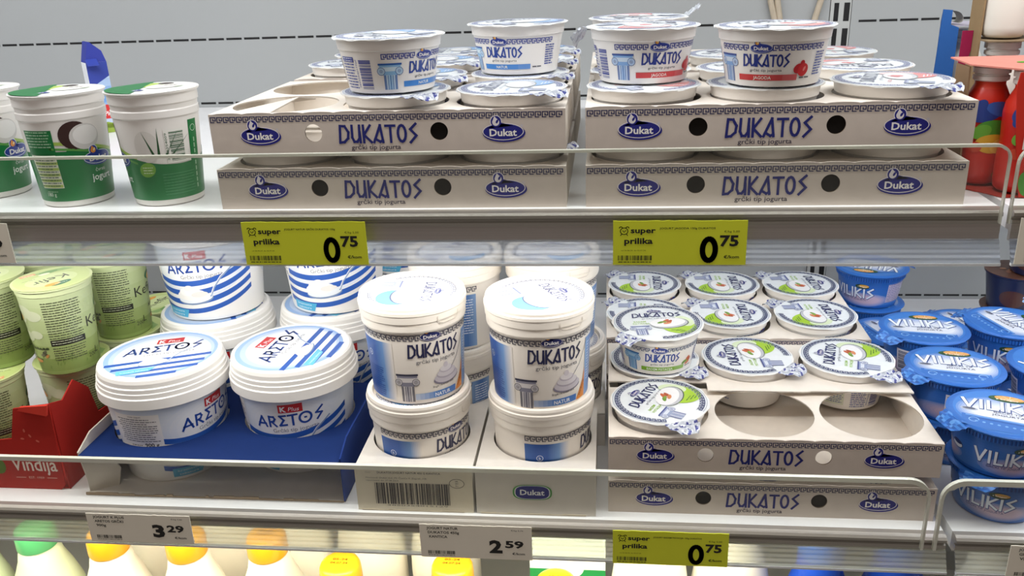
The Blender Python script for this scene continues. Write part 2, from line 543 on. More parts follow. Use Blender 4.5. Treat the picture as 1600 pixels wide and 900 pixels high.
def ionic(A, x, y, w, h, dk, md, lt, L=2):
    """column head: slab, two scrolls, fluted shaft"""
    A.hgrad(x - w * .27, x + w * .27, y, y + h * .62, [dk, lt, md, lt, dk], L, 12)
    for k in range(5):
        X = x - w * .2 + k * w * .1; A.rect(X - w * .012, X + w * .012, y, y + h * .55, dk, L + .6)
    A.rect(x - w * .3, x + w * .3, y + h * .56, y + h * .7, md, L + .5)
    A.rect(x - w * .46, x + w * .46, y + h * .70, y + h * .88, lt, L + .7)
    for sx in (-1, 1):
        A.ell(x + sx * w * .36, y + h * .70, w * .16, w * .16, lt, L + .8)
        for q, r in ((.15, 0), (.09, 1), (.04, 2)):
            A.arc(x + sx * w * .36, y + h * .70, w * q, w * q, 0, 2 * PI, w * .022, dk if q != .09 else md, L + 1.2, 12)
    A.rect(x - w * .42, x + w * .42, y + h * .86, y + h * .93, md, L + 1.3)
    A.rect(x - w * .46, x + w * .46, y + h * .93, y + h, dk, L + 1.4)


def berries(A, x, y, s, L=3):
    A.ell(x - s * .22, y + s * .05, s * .36, s * .30, 'c3242c', L, rot=.6)
    A.ell(x + s * .12, y - s * .05, s * .38, s * .42, 'd42f34', L + .4, rot=-.3)
    A.ell(x + s * .02, y + s * .38, s * .16, s * .2, 'c3242c', L)
    A.ell(x + s * .2, y + s * .02, s * .08, s * .16, 'ee8f88', L + .8, rot=-.4)


def nuts(A, x, y, s, L=3):
    for dx, dy, rx, ry, r, c in ((-.35, -.1, .34, .15, .5, '6d9a35'), (.05, .12, .42, .17, .9, 'c8643c'), (.3, -.05, .40, .16, 1.0, 'b5532f'),
                                 (.12, -.3, .34, .15, .3, 'd98a5c'), (-.1, -.05, .2, .12, .2, '86ad45')):
        A.ell(x + dx * s, y + dy * s, rx * s, ry * s, c, L, 16, r); L += .25


FLAV = {  # ribbon, its lettering, ink of the key band, capital colours, lid splash
    'natural': ('3f86d2', 'NATUR', '34459a', ('2e62ae', '8fc0e6', 'd4e9f4'), '55a2e6'),
    'strawberry': ('d23c3e', 'JAGODA', '2f3a8c', ('38549a', '86aede', 'cfe0f0'), 'e2564e'),
    'nut': ('7fb32e', 'BADEM PISTACIJA', '46567a', ('2c6cb4', '76b2e2', 'a8d0ee'), 'a9cf35'),
}
CUPH, CUPR = .046, .048


def cup_body(fl):
    band, word, ink, cols, spl = FLAV[fl]
    m = MB(); W = 'f4f0ea'
    m.lathe([(.0, .0015), (.033, .0015), (.0345, 0), (.0362, .0006), (.0368, .003), (.0424, .0345)], W, 96, False)
    m.lathe([(.0424, .0345), (.0436, .0352), (.0437, .0365), (.0446, .0433), (.0476, .0437), (.0476, .0445), (.0440, .0445)], W, 96, False)
    a = Art()
    kb = .0285
    a.key(-.036, -.0085, kb, .0038, ink, 2); a.key(.0085, .052, kb, .0038, ink, 2)
    logo(a, .0, kb + .0018, .0155, 3, 'cfd6ea', '2a3a90', 'e2a43c')
    a.glyphs('DUKATOS', .0035, .0165, .0084, .00135, '2c4a9c' if fl != 'strawberry' else '2b3c8e', 3, .12, .0345)
    a.text('grčki tip jogurta', .0035, .0123, .0020, '5a5a62', 3, .005, w=.025)
    a.hgrad(-.019, .029, .0052, .0098, [band, band, mixc(band, 'ffffff', .12)], 3, 4)
    a.text(word, .001, .0062, .0026, 'f4f4ea', 4, .012)
    ionic(a, -.0300, .0035, .0205, .0215, *cols, 2)
    if fl == 'strawberry': berries(a, .032, .0135, .012, 4)
    if fl == 'nut': nuts(a, .0325, .0135, .0105, 4)
    a.lines(.044, .055, .0262, .0021, 9, .0011, '5360a4', 3, 3)
    a.lines(.031, .041, .0075, .0021, 1, .0010, '55555c', 3, 5)
    a.bars(-.0565, -.0455, .0042, .0285, '3546a0', 3, 20, 4, False)
    a.rect(-.0775, -.0615, .0258, .0300, '2c3c9c', 3)
    a.lines(-.0768, -.0625, .0292, .0019, 2, .0007, 'dfe4f4', 4, 7)
    a.lines(-.0775, -.0610, .0245, .0024, 9, .0010, '4656a4', 3, 9)
    a.text('3850354017720', -.0585, .0165, .0016, '3546a0', 3, rot=PI / 2, w=.023)
    a.rect(-.112, -.084, .006, .028, mixc(band, W, .75), 2); a.lines(-.111, -.085, .027, .0022, 9, .0009, '55609c', 3, 12)
    a.emit(m, cone(.0362, 0, .0424, .0345), .002, .00008, .00008)
    return m


def lid_wave(x, y):
    return .00010 * sin(70 * x + 40 * y) + .00008 * sin(-55 * x + 95 * y) + .0003 * (1 - (x * x + y * y) / .0023)


def lid_foil(fl, plain=False):
    band, word, ink, cols, spl = FLAV[fl]
    m = MB(); rs = [0, .011, .022, .032, .040, .0455, .0480]; n = 72
    vs = []
    for r in rs:
        for k in range(n):
            a = 2 * PI * k / n; rr = r * (1 + (.006 * sin(9 * a + 1) + .005 * sin(17 * a)) * (r > .047))
            x, y = rr * cos(a), rr * sin(a)
            vs.append((x, y, .0447 + lid_wave(x, y) - (.0006 + .0005 * sin(13 * a) if r > .047 else 0)))
    fs = [(i * n + k, i * n + (k + 1) % n, (i + 1) * n + (k + 1) % n, (i + 1) * n + k) for i in range(len(rs) - 1) for k in range(n)]
    m.add(vs, fs, 'e9eef0', True)
    a = Art()
    a.keyring(.0392, .0042, 44, ink if fl != 'nut' else '35406e', 2, -.52 * PI, 1.17 * PI)
    for r in (.0455, .0385):
        a.arc(0, 0, r, r, -.52 * PI, 1.17 * PI, .0005, mixc(ink, 'ffffff', .35), 2, 60)
    logo(a, 0, .0268, .0150, 3, 'eceff4', '2a2f7e')
    a.glyphs('DUKATOS', .001, .0118, .0098, .0016, '2e3466', 3, .1, .051)
    a.text('grčki tip jogurta', .002, .0062, .0026, '7d8290', 3, .004, w=.036)
    c2 = '9ac43a' if fl == 'nut' else band
    a.text(word.split(' ')[0], -.019, -.0015, .0030, c2, 3, .008)
    if ' ' in word: a.text(word.split(' ')[1], -.018, -.0064, .0030, c2, 3, .008)
    # bowl of yogurt on a coloured splash
    a.ell(.0190, -.0135, .0175, .0205, spl, 2.0, 30, .5)
    a.ell(.027, -.002, .0095, .014, mixc(spl, 'ffffff', .55), 2.1, 20, .3)
    a.ell(.0112, -.0060, .0208, .0136, '4a5a50', 2.4, 30, .15)
    a.ell(.0106, -.0055, .0203, .0131, 'c4c5cc', 2.7, 30, .15)
    a.ell(.0098, -.0040, .0190, .0112, 'f3f3f4', 3.0, 26, .15)
    if fl == 'nut': nuts(a, .0075, -.0025, .0135, 3.3)
    if fl == 'strawberry': berries(a, .009, -.0030, .012, 3.3)
    if fl == 'natural':
        a.ell(.012, -.0045, .008, .004, 'e9ecf6', 3.4); a.ell(.013, -.0025, .004, .003, 'ffffff', 3.6)
    for k in range(3):
        a.lines(.010 + k * .004, .022 + k * .002, -.0232 - k * .0026, .0022, 1, .0010, '4f7a2c' if fl == 'nut' else 'ffffff', 3, k)
    ionic(a, -.0205, -.0330, .022, .022, '3f4a8c', '98a4c4', 'dde3ee', 2.4)
    if fl != 'nut': a.p = [(mixc(c, 'e6ebee', .32), q, L) for c, q, L in a.p]
    a.emit(m, lambda u, v, h: (u, v, .0447 + lid_wave(u, v) + h), .004, .00014, .00010)
    return m


def pull_tab(kind):
    """foil ear at the rim, at angle 225 degrees of the lid; kind 0 hangs, 1 folds back in a crumple, 2 stands up"""
    m = MB(); a0 = math.radians(228)
    rnd = random.Random(kind + 3)
    jit = [[rnd.uniform(-1, 1) for _ in range(9)] for _ in range(9)]

    def fn(u, v):
        t = (u - .5) * .032 * (1 - .45 * v * v); d = v * .021
        i, j = int(u * 7.999), int(v * 7.999); fu, fv = u * 8 - i, v * 8 - j
        q = (jit[i][j] * (1 - fu) * (1 - fv) + jit[min(i + 1, 8)][j] * fu * (1 - fv) + jit[i][min(j + 1, 8)] * (1 - fu) * fv + jit[min(i + 1, 8)][min(j + 1, 8)] * fu * fv) * .0015 * min(1, v * 5)
        if kind == 0: rr, zz = .0455 + d * .80, -.0008 - d * d * 32 * (1 + .35 * cos(3 * u)) + q
        elif kind == 1: rr, zz = .0450 + d * .95, -.0002 - d * .10 + q * 1.3 + .0016 * sin(PI * v)
        else: rr, zz = .0450 + d * .60, d * .42 + q * 1.5
        rr += q * .6
        return (rr * cos(a0) - t * sin(a0), rr * sin(a0) + t * cos(a0), .0449 + zz)

    def cl(u, v):
        r = rnd.random()
        s_ = sin(u * 19 + 2.5 * sin(v * 6)) + .6 * sin(v * 13 + u * 5)
        if kind == 1 and s_ > .55: return '4a4f92' if r < .8 else '8f97bc'
        return 'c3c8d2' if s_ < -.3 else 'e2e6ec'
    m.grid(16, 12, fn, cl, True)
    return m


BODY = {f: cup_body(f).build('body', PLAS) for f in FLAV}
LIDS = {f: lid_foil(f).build('foil_lid', FOIL) for f in FLAV}
TABS = [pull_tab(k).build('pull_tab', SILV) for k in range(3)]
for o in list(BODY.values()) + list(LIDS.values()) + TABS:
    COL.objects.unlink(o)


def cup(fl, x, y, z, brz, lrz, label, group=None, tab=0, tilt=(0, 0), lidtilt=None):
    t = tag(empty('yogurt_cup', (x, y, H + z)), label, 'yogurt cup', group)
    t.rotation_euler = (tilt[0], tilt[1], 0)
    b = BODY[fl].copy(); COL.objects.link(b); b.parent = t; b.rotation_euler.z = brz
    l = LIDS[fl].copy(); COL.objects.link(l); l.parent = t; l.rotation_euler.z = lrz
    if tab is not None:
        p = TABS[tab].copy(); COL.objects.link(p); p.parent = l
    return t


# ------------------------------------------------------------------ shallow cardboard trays with six round holes
TW, TD, TH = .300, .205, .035


def hole_sheet(m, x0, x1, y0, y1, z, t, holes, r, col, n=40):
    """sheet (x0..x1, y0..y1) cut into cells, one round hole of radius r per cell: holes = list of (cx, cy, cellx0, cellx1, celly0, celly1)"""
    for cx, cy, a0, a1, b0, b1 in holes:
        ci, sq = [], []
        for k in range(n):
            g = 2 * PI * (k + .5) / n; dx, dy = cos(g), sin(g)
            s = min((a1 - cx) / dx if dx > 0 else (a0 - cx) / dx, (b1 - cy) / dy if dy > 0 else (b0 - cy) / dy)
            ci.append((cx + r * dx, cy + r * dy)); sq.append((cx + s * dx, cy + s * dy))
        for zz in (z, z - t):
            vs = [(p, q, zz) for p, q in ci + sq]
            m.add(vs, [(k, (k + 1) % n, n + (k + 1) % n, n + k) for k in range(n)], col)
            for px, py in ((a0, b0), (a1, b0), (a1, b1), (a0, b1)):   # corner fillers
                g = math.atan2(py - cy, px - cx) % (2 * PI); k = int(g / (2 * PI) * n - .5) % n
                m.add([(sq[k][0], sq[k][1], zz), (sq[(k + 1) % n][0], sq[(k + 1) % n][1], zz), (px, py, zz)], [(0, 1, 2)], col)
        vs = [(p, q, z) for p, q in ci] + [(p, q, z - t) for p, q in ci]
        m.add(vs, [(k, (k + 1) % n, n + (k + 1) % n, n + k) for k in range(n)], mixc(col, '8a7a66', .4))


def tray_front():
    m = MB(); c = 'd2c6bb'; t = .0014
    holes = [(.0895, .0182), (.1960, .0182)]
    rr = .0074
    # front sheet in the xz plane: plain pieces and two cells with finger holes
    xs = [0, .0795, .0995, .186, .206, TW]
    for i in range(5):
        if i in (0, 2, 4): m.box(xs[i], xs[i + 1], 0, t, 0, TH, c)
    n = 32
    for cx, cz in holes:
        a0, a1 = cx - .01, cx + .01; ci, sq = [], []
        for k in range(n):
            g = 2 * PI * (k + .5) / n; dx, dz = cos(g), sin(g)
            s = min((a1 - cx) / dx if dx > 0 else (a0 - cx) / dx, (TH - cz) / dz if dz > 0 else -cz / dz)
            ci.append((cx + rr * dx, cz + rr * dz)); sq.append((cx + s * dx, cz + s * dz))
        for y in (0, t):
            vs = [(p, y, q) for p, q in ci + sq]
            m.add(vs, [(k, (k + 1) % n, n + (k + 1) % n, n + k) for k in range(n)], c)
            for px, pz in ((a0, 0), (a1, 0), (a1, TH), (a0, TH)):
                g = math.atan2(pz - cz, px - cx) % (2 * PI); k = int(g / (2 * PI) * n - .5) % n
                m.add([(sq[k][0], y, sq[k][1]), (sq[(k + 1) % n][0], y, sq[(k + 1) % n][1]), (px, y, pz)], [(0, 1, 2)], c)
        vs = [(p, 0, q) for p, q in ci] + [(p, t, q) for p, q in ci]
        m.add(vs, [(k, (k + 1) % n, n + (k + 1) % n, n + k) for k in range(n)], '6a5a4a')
    # perforated fold: small raised bumps along the top edge
    for k in range(11):
        x = .004 + k * .0262
        pts = [(x + .0125 + .0125 * cos(q * PI / 8), TH - .0002 + .0011 * sin(q * PI / 8)) for q in range(9)]
        m.prism(pts, 0, t, lambda p, q, d: (p, d, q), c)
    a = Art()
    a.key(.0015, TW - .0015, TH - .0066, .0042, '2b2c55', 2, .0057)
    logo(a, .0430, .0170, .0330, 2, 'e9e3e4', '2a2a82'); logo(a, .2490, .0170, .0330, 2, 'e9e3e4', '2a2a82')
    a.text('®', .0585, .0205, .0022, 'c9cbe0', 4); a.text('®', .2645, .0205, .0022, 'c9cbe0', 4)
    a.glyphs('DUKATOS', .1445, .0100, .0138, .0021, '282c74', 3, .17, .0655)
    a.text('grčki tip jogurta', .1420, .0040, .0040, '40384a', 3, .008, w=.0420)
    a.emit(m, plane((0, 0, 0), (1, 0, 0), (0, 0, 1)), None, .00006, .0001)
    return m


def make_tray():
    t = empty('cardboard_tray'); c = 'e9e1d6'; k = '0014'
    tray_front().build('front_panel', CARD, t)
    m = MB(); m.box(.001, TW - .001, .0016, TD - .0016, .0003, .0011, 'd9cfc2'); m.build('base_panel', CARD, t)
    m = MB(); m.box(0, .0015, .0015, TD, 0, TH, c); m.build('side_panel', CARD, t)
    m = MB(); m.box(TW - .0015, TW, .0015, TD, 0, TH, c); m.build('side_panel', CARD, t)
    m = MB(); m.box(.0015, TW - .0015, TD - .0015, TD, 0, TH, c); m.build('back_panel', CARD, t)
    m = MB(); cells = [(.05 + .1 * i, .052 + .101 * j, .1 * i, .1 * i + .1, .1025 * j, .1025 * j + .1025) for i in range(3) for j in range(2)]
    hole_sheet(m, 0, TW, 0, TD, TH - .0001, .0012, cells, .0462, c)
    m.build('top_panel', CARD, t)
    return t


TRAY = make_tray()
_first = [True]


def tray(x, y, z, label, group=None, rz=0):
    t = TRAY if _first[0] else copy_tree(TRAY)
    _first[0] = False
    t.location = (x, y, H + z); t.rotation_euler.z = rz
    return tag(t, label, 'cardboard tray', group)


X1, X2, X3 = -.3325, -.0165, .0034
YF, YF3 = .705, .714
tray(X1, YF, ZS, 'white cardboard tray at shelf level under the natural yogurt tray')
tray(X2, YF, ZS, 'white cardboard tray at shelf level under the strawberry yogurt tray')
T1 = tray(X1, YF, -.1502, 'white tray of natural yogurts with one torn empty hole, top of its stack')
T2 = tray(X2, YF, -.1502, 'white tray of strawberry yogurts, top of its stack')
T3b = tray(X3, YF3, ZL, 'white tray at shelf level under the almond pistachio yogurts')
T3 = tray(X3, YF3, -.4574, 'white tray of almond pistachio yogurts with two empty front holes')
T4b = tray(X3 - .002, .9405, ZL, 'lower back tray under the almond pistachio cups by the wall')
T4 = tray(X3 - .002, .9405, -.4574, 'upper back tray of almond pistachio cups by the wall')
tray(X1, .922, ZS, 'back tray at shelf level behind the natural yogurt stack')
tray(X1, .922, -.1502, 'back tray of natural yogurts by the cooler wall')
tray(X2, .922, ZS, 'back tray at shelf level behind the strawberry stack')
tray(X2, .922, -.1502, 'back tray of strawberry yogurts by the cooler wall')

# near-black sheets added behind the finger holes, standing in for the shade inside
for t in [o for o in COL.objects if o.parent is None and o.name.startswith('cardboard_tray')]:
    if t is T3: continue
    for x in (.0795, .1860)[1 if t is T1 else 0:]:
        m = MB(); m.box(x, x + .0200, .0016, .0024, .0012, TH - .0014, '15100d'); m.build('hole_shade', CARD, t)

# torn flap folded into the empty corner of the natural yogurt tray
m = MB()
for q0, q1, q2, q3 in (((.008, .012, .0335), (.052, .004, .0352), (.060, .060, .040), (.030, .062, .0325)), ((.030, .062, .0325), (.060, .060, .040), (.066, .085, .0345), (.022, .088, .030))):
    m.add([q0, q1, q2, q3] + [(p[0], p[1], p[2] - .001) for p in (q0, q1, q2, q3)], [(0, 1, 2, 3), (7, 6, 5, 4), (0, 4, 5, 1), (1, 5, 6, 2), (2, 6, 7, 3), (3, 7, 4, 0)], 'e4dace')
m.build('torn_flap', CARD, T1)
# the almond tray's cover is torn across: its rear half has lifted
tp = kid(T3, 'top_panel')
m = MB(); c = 'e9e1d6'
hole_sheet(m, 0, TW, 0, .1, TH - .0001, .0012, [(.05 + .1 * i, .0530, .1 * i, .1 * i + .1, 0, .1015) for i in range(3)], .0468, c)
tp.data = m.build('top_panel', CARD).data
for o in [o for o in COL.objects if o.parent is None and o.name.startswith('top_panel')]:
    bpy.data.objects.remove(o)
m = MB()
hole_sheet(m, 0, TW, .1, TD, 0, .0012, [(.05 + .1 * i, .1520, .1 * i, .1 * i + .1, (.1035, .0850, .0868)[i], TD) for i in range(3)], .0475, c)
m.v = [(x, y, TH + .0030 + .0030 * (TD - y) / .11 + z) for x, y, z in m.v]
m.build('lifted_cover', CARD, T3)

N = 'natural yogurt cup with a blue splash on its foil lid'
S = 'strawberry yogurt cup with a red splash on its foil lid'
E_ = 'almond pistachio yogurt cup with a green splash on its lid'
R90 = PI / 2
# lids peeping out between the stacked trays
for i in range(3):
    cup('natural', X1 + .05 + .1 * i, YF + .052, ZS + .0013, 2.7, R90 + .2, 'cup in the lower left tray, only its rim showing', 'rims between the left trays', 1 if i == 2 else None)
    cup('strawberry', X2 + .05 + .1 * i, YF + .052, ZS + .0013, 2.7, R90, 'cup in the lower right tray, only its rim showing', 'rims between the right trays', None)
    cup('nut', X3 + .05 + .1 * i, YF3 + .052, ZL + .0013, .9 - .9 * i, R90, 'cup in the bottom almond tray, only its rim showing', 'rims in the bottom almond tray', None)
zt = -.1502 + .0013
cup('natural', X1 + .15, YF + .052, zt, 2.7, R90 - .2, 'natural cup in the middle front hole, a cup standing on its lid', None, 1)
cup('natural', X1 + .252, YF + .050, zt, 2.7, R90 - .1, 'natural cup with an uncovered flat lid, front right hole of the left tray', None, 1)
cup('natural', X1 + .1485, .7525, -.1026, .98, 2.2, 'natural yogurt cup standing on a lid, barcode and column side facing out', None, None)
cup('natural', X1 + .250, YF + .153, zt, 2.7, R90, 'natural cup in the second row, carrying a cup on its lid', None, 1)
cup('natural', X1 + .249, .856, -.1026, -.36, .5, 'natural yogurt cup standing in the second row, name and blue ribbon facing out', None, None)
cup('natural', X1 + .15, YF + .153, zt, 2.7, R90, 'natural cup low in the second row behind the barcode cup', None, 1)
for j, dy in ((0, .975), (1, 1.075)):
    for i in range(3):
        cup('natural', X1 + .05 + .1 * i, dy, zt, 2.7, R90 if i else .4, 'natural cup in the back tray near the cooler wall', 'natural cups in the back left tray', 1 if i else None)
cup('strawberry', X2 + .048, YF + .052, zt, 2.7, .4, 'strawberry cup in the leftmost front hole, a cup standing on its lid', None, None)
cup('strawberry', X2 + .148, YF + .051, zt, 2.7, 0, 'strawberry cup in the middle front hole, a cup standing on its lid', None, None)
cup('strawberry', X2 + .249, YF + .0505, zt, 2.7, R90 - .35, 'strawberry cup with a crumpled lid tab, front right hole of the right tray', None, 1)
cup('strawberry', .0312, .776, -.1026, .30, -1.1, 'strawberry yogurt cup on a lid, its foil tab hanging at the side', None, 0)
cup('strawberry', .1345, .744, -.1026, -.40, .15, 'strawberry yogurt cup on a lid with a rumpled red-printed foil', None, None)
cup('strawberry', X2 + .049, YF + .155, zt, 2.7, 0, 'strawberry cup in the second row under the rearmost standing cup', None, None)
cup('strawberry', X2 + .0475, .880, -.1026, 0, 2.35, 'rearmost standing strawberry cup, foil tab sticking up', None, 2)
cup('strawberry', X2 + .149, YF + .153, zt, 2.7, .3, 'strawberry cup low in the second row between the standing cups', None, None)
cup('strawberry', X2 + .250, YF + .153, zt, 2.7, PI, 'strawberry cup in the second row behind the crumpled tab', None, None)
for i in range(3):
    cup('strawberry', X2 + .05 + .1 * i, .975, zt, 2.7, .8 * i, 'strawberry cup in the back tray near the cooler wall', 'strawberry cups in the back right tray', None)
za = -.4574 + .0013
cup('nut', X3 + .0495, YF3 + .0515, za + .0015, 2.7, 1.12, 'almond pistachio cup in the front corner hole, lid turned sideways', None, 1)
cup('nut', X3 + .0495, YF3 + .1512, za, .3, 1.58, 'almond pistachio cup in the second row, a cup standing on it', None, 1)
cup('nut', X3 + .0515, YF3 + .1415, za + .0462, 0, .12, 'almond pistachio cup standing on another, front label readable', None, 1)
cup('nut', X3 + .148, YF3 + .153, za + .003, -2.0, 1.62, 'almond pistachio cup in the second row with crumpled tab, middle hole', None, 1)
cup('nut', X3 + .2505, YF3 + .151, za + .004, 1.9, 1.30, 'almond pistachio cup in the second row beside the blue cups', None, 1)
for j, dy in ((0, .9935), (1, 1.0945)):
    for i in range(3):
        q = ('first', 'second')[j]
        cup('nut', X3 + (.0455, .1465, .2465)[i] + j * .0025, dy, za, 1.0, -R90 + .05 * i, 'almond pistachio cup by the wall, %s back row, %s' % (q, ('next to the white pails', 'in the middle hole', 'nearest the blue cups')[i]), 'almond pistachio cups of the back tray', 1)


# ------------------------------------------------------------------ tall green-and-white drinking yogurt cups
def green_cup():
    m = MB(); W = 'f3efea'; G = '14783c'
    m.lathe([(0, .002), (.0275, .002), (.0288, 0), (.0300, .001), (.0305, .006), (.0358, .072), (.0362, .077)], [W] * 6, 80, False)
    m.lathe([(.0362, .077), (.0372, .0785), (.0372, .0838), (.0364, .0848), (.0368, .0885), (.0378, .0898), (.0378, .0965), (.0396, .0985), (.0396, .1000), (.0375, .1000)], W, 80, False)
    a = Art(); U = .104
    a.band(-U, U, lambda u: .0055, lambda u: .047 + .010 * cos(u * 30 + 1.1) * (1 if u > -.02 else .4), G, 2, 60)
    a.band(-.034, .030, lambda u: .047 + .010 * cos(u * 30 + 1.1), lambda u: .050 + .010 * cos(u * 30 + 1.1), 'a9c65a', 2.5, 20)
    a.band(-.034, .030, lambda u: .0425 + .010 * cos(u * 30 + 1.1), lambda u: .0445 + .010 * cos(u * 30 + 1.1), '5ea04a', 3, 20)
    # cracked coconut
    a.ell(-.012, .064, .0125, .0125, '3b2320', 3, rot=.4); a.ell(-.004, .062, .0125, .0115, 'd9d6d2', 3.4); a.ell(-.003, .0635, .0105, .0085, 'efedea', 3.8)
    logo(a, .006, .0420, .0280, 4, 'e7eef4', '2b3f9a', 'e8943a')
    a.text('čvrsti', .006, .0290, .0034, 'eef4ee', 4, .0)
    a.text('jogurt', .007, .0215, .0062, 'f4f8f4', 4, .015, w=.021)
    a.rect(-.0555, -.0290, .0495, .0700, G, 3.0); a.lines(-.054, -.031, .0690, .0026, 6, .0010, 'a5c9a8', 4, 2)
    a.poly([(-.0505, .018), (-.0290, .018), (-.0300, .0480), (-.0540, .0480)], 'eef0e0', 4)
    a.lines(-.0525, -.031, .0472, .0024, 1, .0013, '44664a', 5, 3)
    for k in range(5): a.rect(-.0518 + k * .0004, -.0297, .0395 - k * .0052, .0420 - k * .0052, 'b7d16a', 4.5)
    a.lines(-.0515, -.0305, .0440, .0026, 10, .0009, '567358', 5, 6)
    a.text('180 g', -.0430, .0105, .0034, 'dcecdc', 4, .004)
    a.lines(-.047, -.036, .0150, .002, 1, .0007, '9cc7a2', 4, 1)
    # aloe leaves
    for x, t in ((.045, -.3), (.049, .05), (.055, .45), (.060, .7)):
        a.poly([(x, .046), (x + .0022, .046), (x + t * .024 + .0012, .071 - abs(t) * .012)], '2f5a36', 3.2)
    a.ell(.041, .054, .010, .014, 'e4e0da', 2.6)
    a.rect(.0560, .0760, .0380, .0680, 'f2f0ea', 3.2); a.bars(.0600, .0720, .0400, .0660, '1d5a33', 4, 26, 6, False)
    a.text('3850354009', .0582, .053, .0018, '1d5a33', 4, rot=PI / 2, w=.024)
    a.rect(.0780, .0880, .006, .0735, G, 3.0)
    a.arc(.083, .066, .0028, .0028, 0, 2 * PI, .0004, 'dcecdc', 4)
    for k in range(9): a.rect(.0826, .0840, .012 + k * .0052, .0158 + k * .0052, 'a5c9a8', 4)
    a.ell(.038, .0335, .0075, .0062, '79b23c', 4, rot=.5); a.lines(.034, .043, .0360, .0024, 3, .0008, 'e4f0d0', 5, 4)
    a.lines(.050, .080, .0290, .0026, 8, .0007, '4e9a66', 4, 8)
    a.emit(m, cone(.0305, .006, .0358, .072), .002, .00008, .00008)
    return m


def green_lid():
    m = MB(); rs = [0, .012, .024, .034, .0400]; n = 64; G = '14783c'

    def wz(x, y): return .1004 + .0004 * sin(80 * x + 50 * y) + (.0016 if (x + .026) ** 2 + (y + .006) ** 2 < 1e-4 else 0) * 0
    vs = [(r * cos(2 * PI * k / n), r * sin(2 * PI * k / n), wz(r * cos(2 * PI * k / n), r * sin(2 * PI * k / n)) - (.0008 if r > .039 else 0)) for r in rs for k in range(n)]
    m.add(vs, [(i * n + k, i * n + (k + 1) % n, (i + 1) * n + (k + 1) % n, (i + 1) * n + k) for i in range(4) for k in range(n)], 'eef0ec', True)
    a = Art()
    a.poly([(.0385 * cos(t), .0385 * sin(t)) for t in [PI * (.62 + .88 * k / 20) for k in range(21)]], G, 1)
    a.ell(-.006, .012, .011, .013, 'b7d05e', 1.6, rot=.3); a.ell(.010, .004, .016, .015, 'e9e6e0', 2); a.ell(.004, .020, .007, .006, '3a2a26', 2.4)
    logo(a, -.010, -.018, .022, 3, 'eef2f4', '2b3f9a', 'e8943a')
    for t in (.2, .5, .8): a.poly([(.022, -.004), (.024, -.003), (.022 + .014 * cos(t), -.004 + .020 * sin(t))], '6f9a52', 2.4)
    a.lines(.008, .020, .010, .0026, 2, .0008, '8b8b86', 3, 5)
    a.emit(m, lambda u, v, h: (u, v, wz(u, v) + h), .005, .00006, .00025)
    return m


gb, gl = green_cup().build('body', PLAS), green_lid().build('foil_lid', FOIL)
for i, (x, y, brz, lrz, lab) in enumerate(((-.5900, .772, 1.30, .25, 'green coconut yogurt cup cut off by the photo edge'),
                                           (-.4880, .744, 1.12, .15, 'green coconut yogurt cup with its nutrition table facing out, middle of the row'),
                                           (-.3995, .745, -1.12, .0, 'green coconut yogurt cup with barcode and aloe leaves facing out'))):
    t = tag(empty('tall_yogurt_cup', (x, y, H + ZS + .0003)), lab, 'yogurt cup', 'green and white coconut yogurts')
    del t['group']
    for src, rz in ((gb, brz), (gl, lrz)):
        o = src if i == 0 else src.copy()
        if i: COL.objects.link(o)
        o.parent = t; o.rotation_euler.z = rz


# ------------------------------------------------------------------ big white tubs with blue stripes (two per row, in a blue cardboard box)
BLUE, RED = '2b5cb4', 'c8292c'


def kplus(a, x, y, s, L=4, rot=0):
    c, d = cos(rot), sin(rot)
    q = [(-1, -.42), (1, -.34), (1, .52), (-1, .40)]
    a.poly([(x + (p * c - r * d) * s, y + (p * d + r * c) * s) for p, r in q], RED, L)
    a.text('K', x - s * .58 * c + s * .28 * d, y - s * .58 * d - s * .28 * c, s * .52, 'ffffff', L + .8, .04, rot=rot)
    a.text('Plus', x + s * .26 * c + s * .22 * d, y + s * .26 * d - s * .22 * c, s * .42, 'ffffff', L + .8, .0, rot=rot, sl=.2)


def spoon_cream(a, x, y, s, L=4, rot=0):
    c, d = cos(rot), sin(rot)
    R = lambda p, q: (x + (p * c - q * d) * s, y + (p * d + q * c) * s)
    for p, q, rx, ry, col, l in ((0, -.16, .62, .20, '7d93b4', 0), (0, -.13, .60, .17, 'e9edf1', .4), (-.10, .02, .50, .20, 'f4f1ec', .8), (-.14, .14, .34, .16, 'faf8f4', 1.1), (-.10, .26, .16, .10, 'f2eee8', 1.3), (.2, .0, .28, .10, 'e6e2dc', 1.2)):
        X, Y = R(p, q); a.ell(X, Y, rx * s, ry * s, col, L + l, 24, rot)
    a.stroke([R(.55, -.12), R(.72, .15), R(1.0, .45), R(1.45, .75)], .05 * s, '8fa3c0', L + 1.2)
    a.stroke([R(.55, -.08), R(.71, .19), R(.99, .49), R(1.44, .79)], .025 * s, 'eef2f6', L + 1.5)


